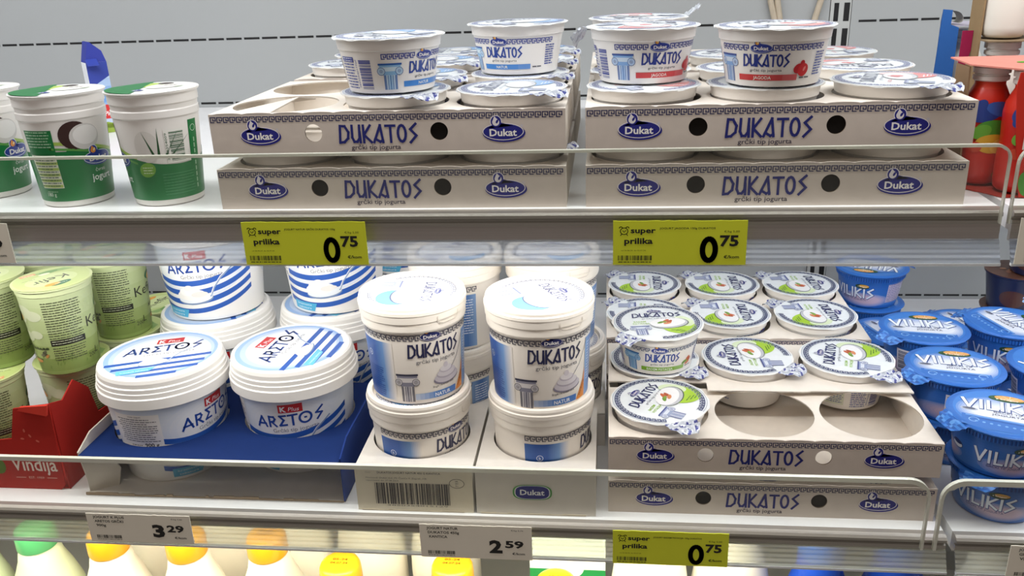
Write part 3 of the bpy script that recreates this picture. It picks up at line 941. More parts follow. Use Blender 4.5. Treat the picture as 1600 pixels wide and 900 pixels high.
def tub_body():
    m = MB(); W = 'f5f3ef'
    m.lathe([(0, .003), (.0480, .003), (.0495, 0), (.0510, .0008), (.0518, .004), (.0590, .0895)], W, 96, False)
    a = Art(); U = .170
    # soft blue sky print at the upper wall
    for k in range(10):
        a.rect(-U, U, .046 + k * .0043, .0503 + k * .0043, mixc(W, 'c6d8ee', (k + 1) / 14), 1)
    for u0 in (-.13, 0, .13):
        for k in range(6):
            f = k / 6
            a.ell(u0, .060, .052 * (1 - f * .75), .030 * (1 - f * .6), mixc('dce4ee', W, (k + 1) / 6), 1.3 + k * .25, 28)
    for u0 in (-.165, .0):
        f = lambda u, b: b + .35 * ((u - u0 + .02) * .35) + 3.2 * (u - u0) ** 2
        for b, w in ((.0420, .0066), (.0305, .0066), (.0192, .0064), (.0080, .0060)):
            a.band(u0 - .058, u0 + .062, lambda u: max(.0035, f(u, b)), lambda u: max(.0036, f(u, b) + w), BLUE, 3, 36)
        a.glyphs('aREToS'.replace('S', 's'), u0, .0615, .0120, .0021, '24489c', 5, .16, .066, rise=.10)
        a.text('Grčki tip jogurta', u0 + .006, .0540, .0046, '8a8a92', 5, .0, w=.046, rot=.07)
        kplus(a, u0 + .003, .0810, .0115, 5)
        spoon_cream(a, u0 - .006, .0330, .0340, 5, .12)
        a.poly([(u0 - .050, .0050), (u0 - .020, .0040), (u0 - .016, .0140), (u0 - .050, .0150)], '55b4dc', 7)
        a.text('kremasta', u0 - .034, .0105, .0026, 'e8f6fc', 7.6, .0, w=.022); a.text('tekstura', u0 - .034, .0062, .0026, 'e8f6fc', 7.6, .0, w=.020)
    a.rect(-.099, -.0520, .0435, .0830, W, 4)
    a.text('vrsta: jogurt', -.0755, .0800, .0020, '55555c', 5, 0)
    a.lines(-.0965, -.0545, .0780, .0026, 11, .0010, '6a6a70', 5, 21, just=1)
    a.text('900 g', -.0640, .0448, .0046, '2a2a30', 5, .02)
    a.lines(-.086, -.074, .0470, .003, 1, .0011, '6a6a70', 5, 4)
    a.emit(m, cone(.0518, .004, .0590, .0895), .002, .00008, .00008)
    return m


def tub_lid():
    m = MB(); W = 'f6f4f0'
    m.lathe([(.0598, .0915), (.0640, .0915), (.0647, .0920), (.0653, .0925), (.0653, .1030), (.0640, .1040), (.0640, .1085), (.0632, .1093), (.0632, .1135), (.0620, .1145), (.0620, .1190), (.0608, .1225), (.0590, .1236), (.0575, .1236), (.0568, .1226), (.0, .1226)], W, 110, False, joined=False)
    a = Art(); R = .0558
    for k in range(9):
        r = R * (1 - k * .075); a.ell(-.0 + k * .0010, .004 - k * .0012, r, r * (1 if k == 0 else .96), mixc('9dbde8', 'f6f7fa', min(1, k / 3.2)), 1 + k * .12, 60)
    t = Art()
    for b in (-.010, -.0225, -.034, -.045):
        y0, y1 = b - .0056, b
        for k in range(24):
            x0, x1 = -R + 2 * R * k / 24, -R + 2 * R * (k + 1) / 24
            h = lambda x: min(x0 + x1, 9) and .10 * x
            q = [(x0, y0 + .1 * x0), (x1, y0 + .1 * x1), (x1, y1 + .1 * x1), (x0, y1 + .1 * x0)]
            if all(p * p + r * r < (R - .0006) ** 2 for p, r in q): a.poly(q, BLUE, 3)
    spoon_cream(a, -.003, -.016, .0250, 4, .2)
    a.poly([(-.034, -.043), (-.004, -.038), (.002, -.029), (-.036, -.033)], '6cc4e6', 6)
    a.text('kremasta tekstura', -.018, -.0375, .0028, 'e8f6fc', 6.6, .0, w=.026, rot=.1)
    a.glyphs('aRETos', .0, .008, .0145, .0024, '2a4a94', 5, .16, .074, rise=.12)
    a.text('Grčki tip jogurta', .008, .0005, .0050, '9a9aa0', 5, 0, w=.050, rot=.09)
    kplus(a, .004, .0330, .0135, 5)
    a.emit(m, lambda u, v, h: (u, v, .1226 + h), None, .00004, .0001)
    return m


tb, tl = tub_body().build('body', PLAS), tub_lid().build('lid', PLAS)
_ft = [True]


def tub(x, y, z, brz, lrz, label, group=None):
    t = tag(empty('yogurt_tub', (x, y, H + z)), label, 'yogurt tub', group); t.scale = (1.032, 1.032, 1)
    for src, rz in ((tb, brz), (tl, lrz)):
        o = src if _ft[0] else src.copy()
        if not _ft[0]: COL.objects.link(o)
        o.parent = t; o.rotation_euler.z = rz
    _ft[0] = False


ZT = ZL + .0014
tub(-.4680, .793, ZT, 1.25, .27, 'white striped tub with its ingredient text facing out, front of the blue box')
tub(-.3320, .8150, ZT, .16, 1.38, 'white striped tub with a red badge facing out, lid turned sideways')
tub(-.4660, .9300, ZT, .3, 2, 'white striped tub of the second row, under another, near the green kefir')
tub(-.3270, .9545, ZT, .4, 1, 'white striped tub of the second row, under another, near the white pails')
tub(-.4640, .934, ZT + .1240, .10, 0, 'upper striped tub resting on a lid, spoon print facing out, nearer the green kefir')
tub(-.3220, .955, ZT + .1240, .14, 0, 'upper striped tub resting on a lid, spoon print facing out, nearer the white pails')
tub(-.2720, 1.0950, ZT, .2, 0, 'striped tub of the back row, mostly hidden behind the white pails')
tub(-.2720, 1.090, ZT + .1240, .5, 0, 'upper striped tub of the back row, hidden behind the yellow ticket')

t = tag(empty('display_box', (0, 0, H + ZL)), 'blue cardboard box with torn open front holding the striped tubs', 'cardboard box')
BX0, BX1, BY0, BY1, BZ = -.5330, -.2580, .712, 1.020, .0475
m = MB(); m.box(BX0, BX1, BY0 + .004, BY1, .0003, .0012, 'e6dfd4')
rnd = random.Random(5); x = BX0                       # ragged torn front edge of the base
while x < BX1 - .004:
    q = .003 + rnd.random() * .012; h = .0014 + rnd.random() * .0022
    m.box(x, min(x + q, BX1), BY0 + .0028, BY0 + .0042, .0003, h, 'a08c74'); x += q
m.build('base_panel', CARD, t)
for x0 in (BX0, BX1 - .0016):
    m = MB()
    pts = [(BY0 + .012 if x0 < -.4 else BY0 + .004, 0), (BY1, 0), (BY1, BZ + .012), (BY0 + .03, BZ + .012), (BY0 + .004, BZ + .002)]
    m.prism(pts, x0, x0 + .0016, lambda p, q, d: (d, p, q + .0003), 'ddd5c8' if x0 < -.4 else '1f3c84'); m.build('side_panel', CARD, t)
m = MB(); m.prism([(BX0 + .0016, .0003), (BX0 + .026, .0003), (BX0 + .030, .020), (BX0 + .022, BZ - .002), (BX0 + .0016, BZ - .002)], BY0 + .007, BY0 + .0085, lambda p, q, d: (p, d + (p - BX0) * .55, q), 'd9d1c4')
m.build('corner_flap', CARD, t)
m = MB(); hole_sheet(m, BX0 + .0018, BX1 - .0018, BY0, BY1 - .002, BZ, .0014,
                     [(-.4680, .793, BX0 + .0018, -.3985, BY0, .8640), (-.3320, .8150, -.3985, BX1 - .0018, BY0, .8840)], .0592, '14306c', 48)
m.box(BX0 + .0018, -.3985, .864, BY1 - .002, BZ - .0014, BZ, '1f49a6') if 0 else None
x = BX0 + .002
while x < BX1 - .006:
    q = .002 + rnd.random() * .008; m.box(x, min(x + q, BX1 - .002), BY0 - rnd.random() * .0025, BY0 + .0003, BZ - .0012, BZ - .0002, 'cfc4b2'); x += q
m.build('blue_cover', CARD, t)
m = MB(); m.box(BX0 + .0016, BX1 - .0016, BY1 - .0016, BY1, .0003, .05, 'ddd5c8'); m.build('back_panel', CARD, t)


# ------------------------------------------------------------------ white pails with blue side panel
PH, PR = .104, .053


def pail_body():
    m = MB(); W = 'f3ece2'
    m.lathe([(0, .0025), (.0425, .0025), (.0438, 0), (.0450, .0006), (.0456, .003), (.0492, .0790)], W, 96, False)
    a = Art(); U = .148
    kb = .0690; K = '4a4a58'
    a.key(-.080, -.0085, kb, .0050, K, 3); a.key(.0085, .066, kb, .0050, K, 3)
    logo(a, 0, kb + .0028, .0195, 4, 'e9e2dc', '262c66', 'e0a040')
    a.hgrad(-.081, -.037, .0040, .0655, ['3566b0', '2356a8', '2858a8', '6f96ca', W], 2, 26)
    a.arc(-.0665, .0500, .0030, .0030, 0, 2 * PI, .0005, 'e6eef8', 4); a.text('b', -.0665, .0484, .0032, 'e6eef8', 4, .01)
    a.lines(-.078, -.0495, .0370, .0024, 13, .0009, '1d4690', 4, 13)
    a.glyphs('DUKATOS', .0045, .0510, .0130, .0019, '2a2c50', 4, .14, .052)
    a.text('grčki tip jogurta', .006, .0440, .0040, '5c5a62', 4, .0, w=.042)
    for k, (dx, dy, rx, ry, c) in enumerate(((0, -.002, .0150, .0055, '8a8494'), (.0005, 0, .0145, .0060, 'cfc8d0'), (0, .0035, .0118, .0050, 'b5acb8'), (0, .0048, .0112, .0046, 'dcd6da'), (-.001, .0082, .0078, .0038, 'c3bac4'), (-.001, .0092, .0068, .0034, 'e6e0e2'), (-.0015, .0128, .0026, .0030, 'd4ccd2'))):
        a.ell(.0160 + dx, .0250 + dy, rx, ry, c, 4 + k * .2)
    a.text('Bogat i kremast okus', .0120, .0165, .0024, '3a3640', 5, .0, w=.024, rot=.05)
    a.hgrad(-.018, .027, .0050, .0118, [mixc(W, '8fb0dc', .6), '4a80c8', '3b74c2'], 3, 10)
    a.text('NATUR', .0105, .0064, .0040, 'f4f6fa', 5, .02, w=.0175)
    a.poly([(.0270, .0045), (.0400, .0045), (.0400, .0360), (.0375, .0240)], 'e88f35', 4)
    a.text('PAKIRANJE', .0362, .0150, .0022, '6a3010', 5, .01, w=.016, rot=1.1)
    a.stroke([(.022, .0330), (.030, .0420), (.0375, .0560), (.041, .064)], .0006, '55566a', 4)
    ionic(a, -.0250, .0035, .0235, .0300, '3a3a4e', '8d8c9c', 'e0dcdc', 3)
    a.rect(.0430, .0630, .0040, .0640, 'f4efe8', 3); a.hgrad(.0400, .0640, .0040, .0655, ['8fb0dc', '3f72bc', '8fb0dc'], 3.2, 10)
    a.lines(.044, .061, .0600, .0030, 14, .0010, 'e8eef8', 5, 17)
    a.emit(m, cone(.0456, .003, .0492, .0790), .002, .00008, .00008)
    return m


def pail_lid():
    m = MB(); W = 'f6efe4'
    m.lathe([(.0494, .0775), (.0508, .0765), (.0514, .0785), (.0514, .0860), (.0522, .0866), (.0526, .0935), (.0530, .0945), (.0530, .0975), (.0520, .0985), (.0520, .1010), (.0512, .1033), (.0492, .1040), (.0462, .1036), (.0450, .1000), (0, .1000)], W, 110, False)
    a = Art(); R = .0428
    a.ell(0, 0, R, R, 'f8f8fa', 1, 60)
    a.keyring(.0392, .0038, 46, '8a90a8', 2, -.50 * PI, 1.17 * PI)
    logo(a, 0, .0262, .0145, 3, 'eceff4', '3a468e')
    a.glyphs('DUKATOS', .001, .0115, .0098, .0013, '3a4478', 3, .1, .050)
    a.text('grčki tip jogurta', .002, .0060, .0026, 'a0a4b0', 3, .0, w=.036)
    a.text('NATUR', -.019, -.0015, .0026, '7f88a8', 3, .004)
    a.ell(.016, -.0145, .0200, .0180, '78b4ea', 2.0, 30, .5); a.ell(.0135, -.0075, .0195, .0120, '5a6484', 2.5, 30, .15)
    a.ell(.0130, -.0066, .0188, .0114, 'ececf0', 2.8, 30, .15); a.ell(.0115, -.0040, .0140, .0080, 'f7f4f6', 3.1, 26, .15)
    a.ell(.0105, -.0015, .0080, .0048, 'eeeaf0', 3.4, 20, .15)
    ionic(a, -.0205, -.0330, .021, .020, '7a84b0', 'b0b8d0', 'e4e8f0', 2.4)
    a.emit(m, lambda u, v, h: (u, v, .1000 + h), None, .00005, .0001)
    return m


def pail_clasp():
    """raised tamper band on the lid skirt"""
    m = MB(); f = cone(.0517, .080, .0527, .093)
    pts = [(-.0125, .0915), (-.0122, .0866), (-.0100, .0846), (-.0070, .0838), (.0085, .0838), (.0110, .0850), (.0125, .0880), (.0125, .0915)]
    a = Art()
    a.stroke(pts, .0007, 'ece4d8', 1); a.stroke([(-.0100, .0880), (.0110, .0880)], .0005, 'ece4d8', 1)
    a.stroke([(-.044, .0846), (-.019, .0838)], .0005, 'ece4d8', 1)
    a.emit(m, f, .003, .0, .0007)
    a = Art(); a.stroke(pts, .0006, 'cfc6ba', 1); a.emit(m, lambda u, v, h: f(u, v - .0006, h), .003, 0, .0004)
    return m


pb, pl, pc = pail_body().build('body', PLAS), pail_lid().build('lid', PLAS), pail_clasp().build('clasp', PLAS)
pc.parent = pl
_fp = [True]


def pail(x, y, z, brz, lrz, label, group=None):
    t = tag(empty('yogurt_pail', (x, y, H + z)), label, 'yogurt pail', group)
    if _fp[0]: b, l = pb, pl
    else:
        b = pb.copy(); COL.objects.link(b); l = copy_tree(pl)
    _fp[0] = False
    b.parent = t; l.parent = t; b.rotation_euler.z = brz; l.rotation_euler.z = lrz
    for c in l.children: c.rotation_euler.z = brz + .38 - lrz


ZP = ZL + .0016
pail(-.1875, .7715, ZP, .98, -1.2, 'lower white pail in the barcode box, carrying another pail')
pail(-.0632, .7715, ZP, 1.42, -1.0, 'lower white pail in the box with the oval logo, carrying another pail')
pail(-.1878, .7775, ZP + .1012, .52, -1.52, 'upper white pail with column print, beside the striped tubs')
pail(-.0630, .7690, ZP + .1012, .30, -1.05, 'upper white pail with column print, beside the almond cups')
pail(-.1720, .8930, ZP, -.3, -1.3, 'lower white pail of the second row, seen between the front pails')
pail(-.0520, .8930, ZP, .6, -1.2, 'lower white pail of the second row, beside the back almond tray')
pail(-.1660, .9010, ZP + .1012, -.75, 0, 'upper white pail of the second row with an orange corner print')
pail(-.0585, .9030, ZP + .1012, .28, 0, 'upper white pail of the second row half hidden by the yellow ticket')


def pail_box(x0, label, kind):
    t = tag(empty('display_box', (x0, .7045, H + ZL)), label, 'cardboard box'); W, D, Hh = .1150, .1285, .0485; c = 'e9e4dc'
    m = MB(); hole_sheet(m, 0, W, 0, D, Hh, .0012, [(W / 2 + (.003 if kind else -.0035), .067, 0, W, 0, D)], .0497, c, 48); m.build('top_panel', CARD, t)
    m = MB(); m.box(0, .0014, .0014, D, .0003, Hh - .0013, c); m.build('side_panel', CARD, t)
    m = MB(); m.box(W - .0014, W, .0014, D, .0003, Hh - .0013, c); m.build('side_panel', CARD, t)
    m = MB(); m.box(.0014, W - .0014, .0014, D, .0003, .0012, 'd8d0c4'); m.build('base_panel', CARD, t)
    m = MB(); m.box(0, W, 0, .0014, .0003, Hh - .0013, 'e6ddc8' if kind == 0 else 'ded8ce')
    rnd = random.Random(3); x = .004
    while x < W - .012:
        q = .004 + rnd.random() * .012; m.box(x, x + q, -.0006, .0002, .0003, .0010 + rnd.random() * .0012, 'c9bda8'); x += q
    a = Art()
    if kind == 0:
        a.text('15121', .0110, .0432, .0018, '8a847a', 2, 0, -1); a.text('DUKATOS JOGURT NATUR 450 G KANTICA', .0225, .0430, .0022, '4c4a4c', 2, .01, -1, w=.062)
        a.text('Proizvodi: Dukat d.d., M. Čavića 9, Zagreb, HR', .0110, .0372, .0018, '77736c', 2, 0, -1, w=.060)
        a.text('Upotrijebiti do: 07.08.2024', .0110, .0342, .0018, '77736c', 2, 0, -1, w=.032)
        a.bars(.0190, .0930, .0085, .0325, '4a4648', 2, 42, 8)
        a.text('3850354015129', .060, .0062, .0016, '77736c', 2, 0, w=.06)
        a.arc(.1000, .0335, .0072, .0050, 0, 2 * PI, .0005, '55524e', 2, 24); a.text('HR', .1000, .0352, .0016, '55524e', 2, .01); a.text('261', .1000, .0328, .0018, '55524e', 2, .01); a.text('EU', .1000, .0300, .0016, '55524e', 2, .01)
    else:
        for r, c2, L in ((1.14, '4f9a4a', 1.5), (1.04, 'e8ecec', 2), (.98, '2c3080', 2.5)):
            pts = [(W * .475 + r * .0165 * math.copysign(abs(cos(q)) ** .55, cos(q)), .0260 + r * .0073 * math.copysign(abs(sin(q)) ** .75, sin(q))) for q in [2 * PI * k / 40 for k in range(40)]]
            a.poly(pts, c2, L)
        a.text('Dukat', W * .475, .0232, .0060, 'f0f2f4', 3, .02, w=.0235)
    a.emit(m, plane((0, 0, 0), (1, 0, 0), (0, 0, 1)), None, .00006, .0008)
    m.build('front_panel', CARD, t)
    return t


pail_box(-.2415, 'white cardboard box with a barcode label on its front', 0)
pail_box(-.1235, 'white cardboard box with a green-rimmed oval logo on its front', 1)
for x0, lab in ((-.2330, 'plain white cardboard box behind the barcode box'), (-.1150, 'plain white cardboard box behind the oval logo box')):
    t = tag(empty('display_box', (x0, .8345, H + ZL)), lab, 'cardboard box'); W, D, Hh = .1150, .128, .0400; c = 'e9e4dc'
    m = MB(); m.box(0, W, 0, .0014, .0003, Hh - .0013, c); m.build('front_panel', CARD, t)
    m = MB(); m.box(0, .0014, .0014, D, .0003, Hh - .0013, c); m.build('side_panel', CARD, t)
    m = MB(); m.box(W - .0014, W, .0014, D, .0003, Hh - .0013, c); m.build('side_panel', CARD, t)
    m = MB(); m.box(.0014, W - .0014, .0014, D, .0003, .0012, 'd8d0c4'); m.build('base_panel', CARD, t)
    m = MB(); hole_sheet(m, 0, W, 0, D, Hh, .0012, [(-.172 + .233 if x0 < -.2 else -.052 + .115, .0585, 0, W, 0, D)], .0490, c, 48); m.build('top_panel', CARD, t)


# ------------------------------------------------------------------ blue yogurt cups of the next bay
VR, VH = .0470, .050


def vil_body():
    m = MB(); B = '2461b4'
    m.lathe([(0, .002), (.0330, .002), (.0342, 0), (.0352, .0008), (.0358, .003), (.0415, .0385)], [B] * 5, 88, False)
    m.lathe([(.0415, .0385), (.0430, .0390), (.0433, .0440), (.0448, .0446)], '1c4f9e', 88, False)
    for k in range(88):                                  # fluted skirt
        a = 2 * PI * k / 88
        m.box(-.0006, .0006, 0, .0009, .0392, .0440, '2a66bc')
        n = 8; c, d = cos(a), sin(a)
        for i in range(len(m.v) - n, len(m.v)):
            x, y, z = m.v[i]; y -= .0440; m.v[i] = (x * c - y * d, x * d + y * c, z)
    m.lathe([(.0448, .0446), (.0470, .0472), (.0470, .0484), (.0440, .0484)], '2f6cc0', 88, False)
    a = Art(); U = .118
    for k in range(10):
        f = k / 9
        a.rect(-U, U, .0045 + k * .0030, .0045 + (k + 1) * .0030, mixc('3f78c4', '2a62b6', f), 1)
    for u0 in (-.088, .0, .088):
        for k in range(6):
            f = k / 6; a.ell(u0 + .006 * f, .0125, .036 * (1 - f * .6), .010 * (1 - f * .55), mixc('4c80c6', 'c9b2c4', (k + 1) / 6), 1.4 + k * .2, 26)
    for u0 in (-.012, .085):
        a.glyphs('VILIKIS', u0, .0150, .0125, .0031, '3c4a86', 3.4, .10, .052); a.glyphs('VILIKIS', u0 - .0003, .0154, .0125, .0021, 'e4ecf6', 4, .10, .052)
        a.text('GRČKI TIP JOGURTA', u0 + .001, .0108, .0023, '46507e', 4, .006, w=.034)
        a.ell(u0 + .012, .0315, .0085, .0034, '20402c', 4.5); a.ell(u0 + .014, .0322, .0060, .0022, 'd8a24a', 5); a.text('z bregov', u0 + .012, .0306, .0018, 'f2f2e8', 5.5, .01, w=.011)
    a.ell(-.058, .0210, .0070, .0044, '2c3c70', 3.5); a.ell(-.058, .0205, .0062, .0032, 'dfe4ea', 4); a.ell(-.058, .0225, .0056, .0018, '2c3c70', 4.3)
    a.rect(-.0920, -.0740, .0085, .0340, 'e6e4ec', 3); a.bars(-.0905, -.0755, .0100, .0325, '34406e', 4, 22, 7, False)
    a.rect(.032, .062, .0085, .0350, 'c9bed2', 2.8); a.lines(.033, .061, .0345, .0027, 10, .0010, '53538a', 4, 31)
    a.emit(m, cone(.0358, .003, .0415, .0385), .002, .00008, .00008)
    return m


def vil_wave(x, y): return .0001 * sin(75 * x + 40 * y) + .0004 * (1 - (x * x + y * y) / .0022)


def vil_lid(var):
    m = MB(); rs = [0, .012, .024, .034, .0415, .0448, .0476]; n = 72
    vs = [(r * cos(2 * PI * k / n), r * sin(2 * PI * k / n), .0486 + vil_wave(r * cos(2 * PI * k / n), r * sin(2 * PI * k / n)) + (.0006 if .041 < r < .046 else 0) - (.0008 if r > .047 else 0)) for r in rs for k in range(n)]
    fs, cs = [], []
    for i in range(6):
        for k in range(n):
            fs.append((i * n + k, i * n + (k + 1) % n, (i + 1) * n + (k + 1) % n, (i + 1) * n + k)); cs.append('2c6cc0' if i >= 4 else '3a7ccc')
    m.add(vs, fs, cs, True)
    a = Art()
    for k in range(7):
        f = k / 7; a.ell(.002, -.003 - .002 * f, .0410 * (1 - .35 * f), .0300 * (1 - .6 * f), mixc('3a7ccc', 'e2e7f1', (k + 1) / 7), 1 + k * .15, 40)
    for k in range(40):
        t = 2 * PI * k / 40; a.ell(.0425 * cos(t), .0425 * sin(t), .0009, .0009, '5a96da', 1, 6)
    a.glyphs('VILIKIS', 0, .0000, .0165, .0042, '34508e', 3, .10, .066); a.glyphs('VILIKIS', -.0004, .0005, .0165, .0028, 'f2f7fc', 3.6, .10, .066)
    a.text('GRČKI TIP', .004, -.0055, .0034, '3c3a5c', 3.6, .004, w=.024); a.text('JOGURTA', .004, -.0105, .0034, '3c3a5c', 3.6, .004, w=.027)
    a.ell(.004, .0265, .0155, .0068, '24502e', 3); a.ell(.006, .0282, .0125, .0050, 'e0a050', 3.4)
    for k in range(5): a.stroke([(.006, .0262), (.006 + .012 * cos(.4 + k * .55), .0275 + .0050 * sin(.4 + k * .55))], .0005, 'f6e2b8', 3.8)
    a.text('z bregov', .004, .0236, .0030, 'f2f2e8', 3.9, .01, w=.019)
    a.ell(-.028, -.004, .0075, .0034, 'b9c0d0', 3); a.ell(-.028, -.0036, .0055, .0020, '5a5e72', 3.4)
    # column frieze on the near edge, running into the ear
    a.band(-.034, .030, lambda x: -.0390 + .22 * abs(x + .002) * 20 * abs(x) , lambda x: -.0165 - .06 * x, '2f6fc2', 2.6, 20)
    a.stroke([(-.030, -.0165), (.028, -.0195)], .0016, '7fb0e4', 3); a.stroke([(-.027, -.0205), (.026, -.0230)], .0012, '1d4c94', 3)
    for k in range(8): a.ell(-.022 + k * .006, -.0265 - .0006 * k, .0014, .0014, '78aade', 3.2, 10)
    for sx in (-.024, .022): a.arc(sx, -.0245, .0040, .0040, 0, 5, .0008, '9cc4ee', 3.6, 14)
    a.emit(m, lambda u, v, h: (u, v, .0486 + vil_wave(u, v) + h + .0002), .004, .00012, .00010)
    return m


def vil_tab():
    m = MB(); a0 = math.radians(215); rnd = random.Random(9); jit = [[rnd.uniform(-1, 1) for _ in range(9)] for _ in range(9)]

    def fn(u, v):
        t = (u - .5) * .036 * (1 - .4 * v * v); d = v * .017; q = jit[int(round(u * 8))][int(round(v * 6))] * .0009 * (v > .1)
        rr = .0450 + d * .80 + q; zz = -d * .15 - d * d * 12 + q
        return (rr * cos(a0) - t * sin(a0), rr * sin(a0) + t * cos(a0), .0488 + zz)
    m.grid(8, 6, fn, lambda u, v: rnd.choice(('2a66bc', '3f80d0', '2459a8', '5b97dc')), True)
    return m


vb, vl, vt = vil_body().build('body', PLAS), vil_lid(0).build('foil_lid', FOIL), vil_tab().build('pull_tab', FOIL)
vt.parent = vl
_fv = [True]


def vil(x, y, z, brz, lrz, label, tilt=(0, 0), group=None):
    t = tag(empty('blue_yogurt_cup', (x, y, H + z)), label, 'yogurt cup', group); t.rotation_euler = (tilt[0], tilt[1], 0)
    if _fv[0]: b, l = vb, vl
    else:
        b = vb.copy(); COL.objects.link(b); l = copy_tree(vl)
    _fv[0] = False
    b.parent = t; l.parent = t; b.rotation_euler.z = brz; l.rotation_euler.z = lrz
    return t


V0 = ZL + .0003; V1 = V0 + .0502
vil(.3700, .7480, V0, -.35, .2, 'lower blue cup standing on the shelf behind the clear guard', group=None)
vil(.3620, .7440, V1, .12, -.35, 'blue cup nearest the front, name on its side and lid, on top of another')
vil(.3600, .8450, V0, .3, 0, 'lower blue cup under the second blue cup from the front')
vil(.3545, .8420, V1, 1.9, -.18, 'blue cup second from the front, name large on its lid, beside the almond tray')
vil(.3620, .9420, V0, .3, 0, 'lower blue cup under the third blue cup from the front')
vil(.3560, .9390, V1, 1.4, -.12, 'blue cup third from the front with an off-white ingredient panel', (.0, .0))
vil(.3560, 1.0420, V0, .6, -1.2, 'lower blue cup in the fourth row, lid with an orange logo', group=None)
vil(.3560, 1.1500, V0, -.5, 0, 'lower blue cup by the cooler wall, under another')
vil(.3560, 1.1480, V1, -.5, 2.75, 'rearmost blue cup near the wall, its name upside down on the lid')
vil(.4670, .8700, V0, -.2, 0, 'lower blue cup at the photo edge under a tilted one')
vil(.4580, .8480, V1, .5, .4, 'blue cup cut off by the photo edge, in the second column', group=None)
vil(.4600, .9720, V0, -.6, 0, 'dark lower blue cup in the second column, name on its side')
vil(.4540, .9560, V1, -.35, -1.25, 'blue cup of the second column with a white quarter on its lid')
vil(.4560, 1.0710, V0, 0, -1.35, 'blue cup of the second column near the dark dessert cups', group=None)


# ------------------------------------------------------------------ dark blue dessert cups by the wall
def dessert_body(hh):
    m = MB(); D = '141c3e'
    m.lathe([(0, .002), (.0280, .002), (.0290, 0), (.0300, .001), (.0365, hh - .004), (.0385, hh - .003), (.0385, hh - .0012)], D, 64, False)
    a = Art()
    a.rect(-.012, .000, .008, hh - .010, '3d7cc0', 2); a.lines(-.011, -.001, hh - .014, .006, 5, .0028, '1c2a58', 3, 2)
    a.rect(.001, .040, .008, hh - .010, '23366e', 2); a.lines(.003, .038, hh - .013, .0034, 10, .0012, '7f9cc8', 3, 6)
    a.text('a', -.030, .018, .013, '9cc4ea', 3, .01); a.ell(-.045, .020, .016, .012, '4a2a22', 2)
    a.text('a', .060, .018, .013, '9cc4ea', 3, .01); a.ell(.074, .026, .014, .010, '3b5a34', 2); a.ell(.090, .016, .012, .009, '5c3424', 2.5)
    a.emit(m, cone(.0300, .001, .0365, hh - .004), .004, .00005, .0001)
    return m


def dessert_lid(hh):
    m = MB(); m.lathe([(.0390, hh - .0010), (.0390, hh - .0004), (0, hh)], '5a3a2c', 64, False)
    a = Art(); rnd = random.Random(4)
    for k in range(26):
        r, t = rnd.random() * .030, rnd.random() * 6.28
        a.ell(r * cos(t), r * sin(t), .004 + rnd.random() * .006, .0015 + rnd.random() * .002, rnd.choice(('8a5c44', '3a2018', 'a87a5c', '6e4430', '2c1812')), 1 + k * .04, 12, rnd.random() * 3)
    a.ell(.005, -.024, .016, .008, '1f2a5c', 2.4); a.ell(-.018, -.020, .007, .004, '4f7a34', 2.6)
    a.emit(m, lambda u, v, h: (u, v, hh + h), .006, .00004, .0001)
    return m


HD = .0510
db, dl = dessert_body(HD).build('body', PLAS), dessert_lid(HD).build('foil_lid', FOIL)
_fd = [True]
for x, y, z, rz, lab in ((.5340, 1.126, 0, .2, 'dark blue dessert cup at the bottom of the stack by the wall'), (.5315, 1.122, 1, .9, 'dark blue dessert cup with a chocolate-patterned lid, second of the stack'),
                         (.5500, 1.114, 2, .45, 'dark dessert cup with a pale blue panel standing on a chocolate-patterned lid'), (.5530, 1.112, 3, .8, 'topmost dark dessert cup behind the white ticket')):
    t = tag(empty('dessert_cup', (x, y, H + ZL + .0003 + z * (HD + .0006))), lab, 'dessert cup')
    for s_ in (db, dl):
        o = s_ if _fd[0] else s_.copy()
        if not _fd[0]: COL.objects.link(o)
        o.parent = t; o.rotation_euler.z = rz
    _fd[0] = False


# ------------------------------------------------------------------ pale green kefir cups, two high, in a red box
KR, KH = .0395, .1005


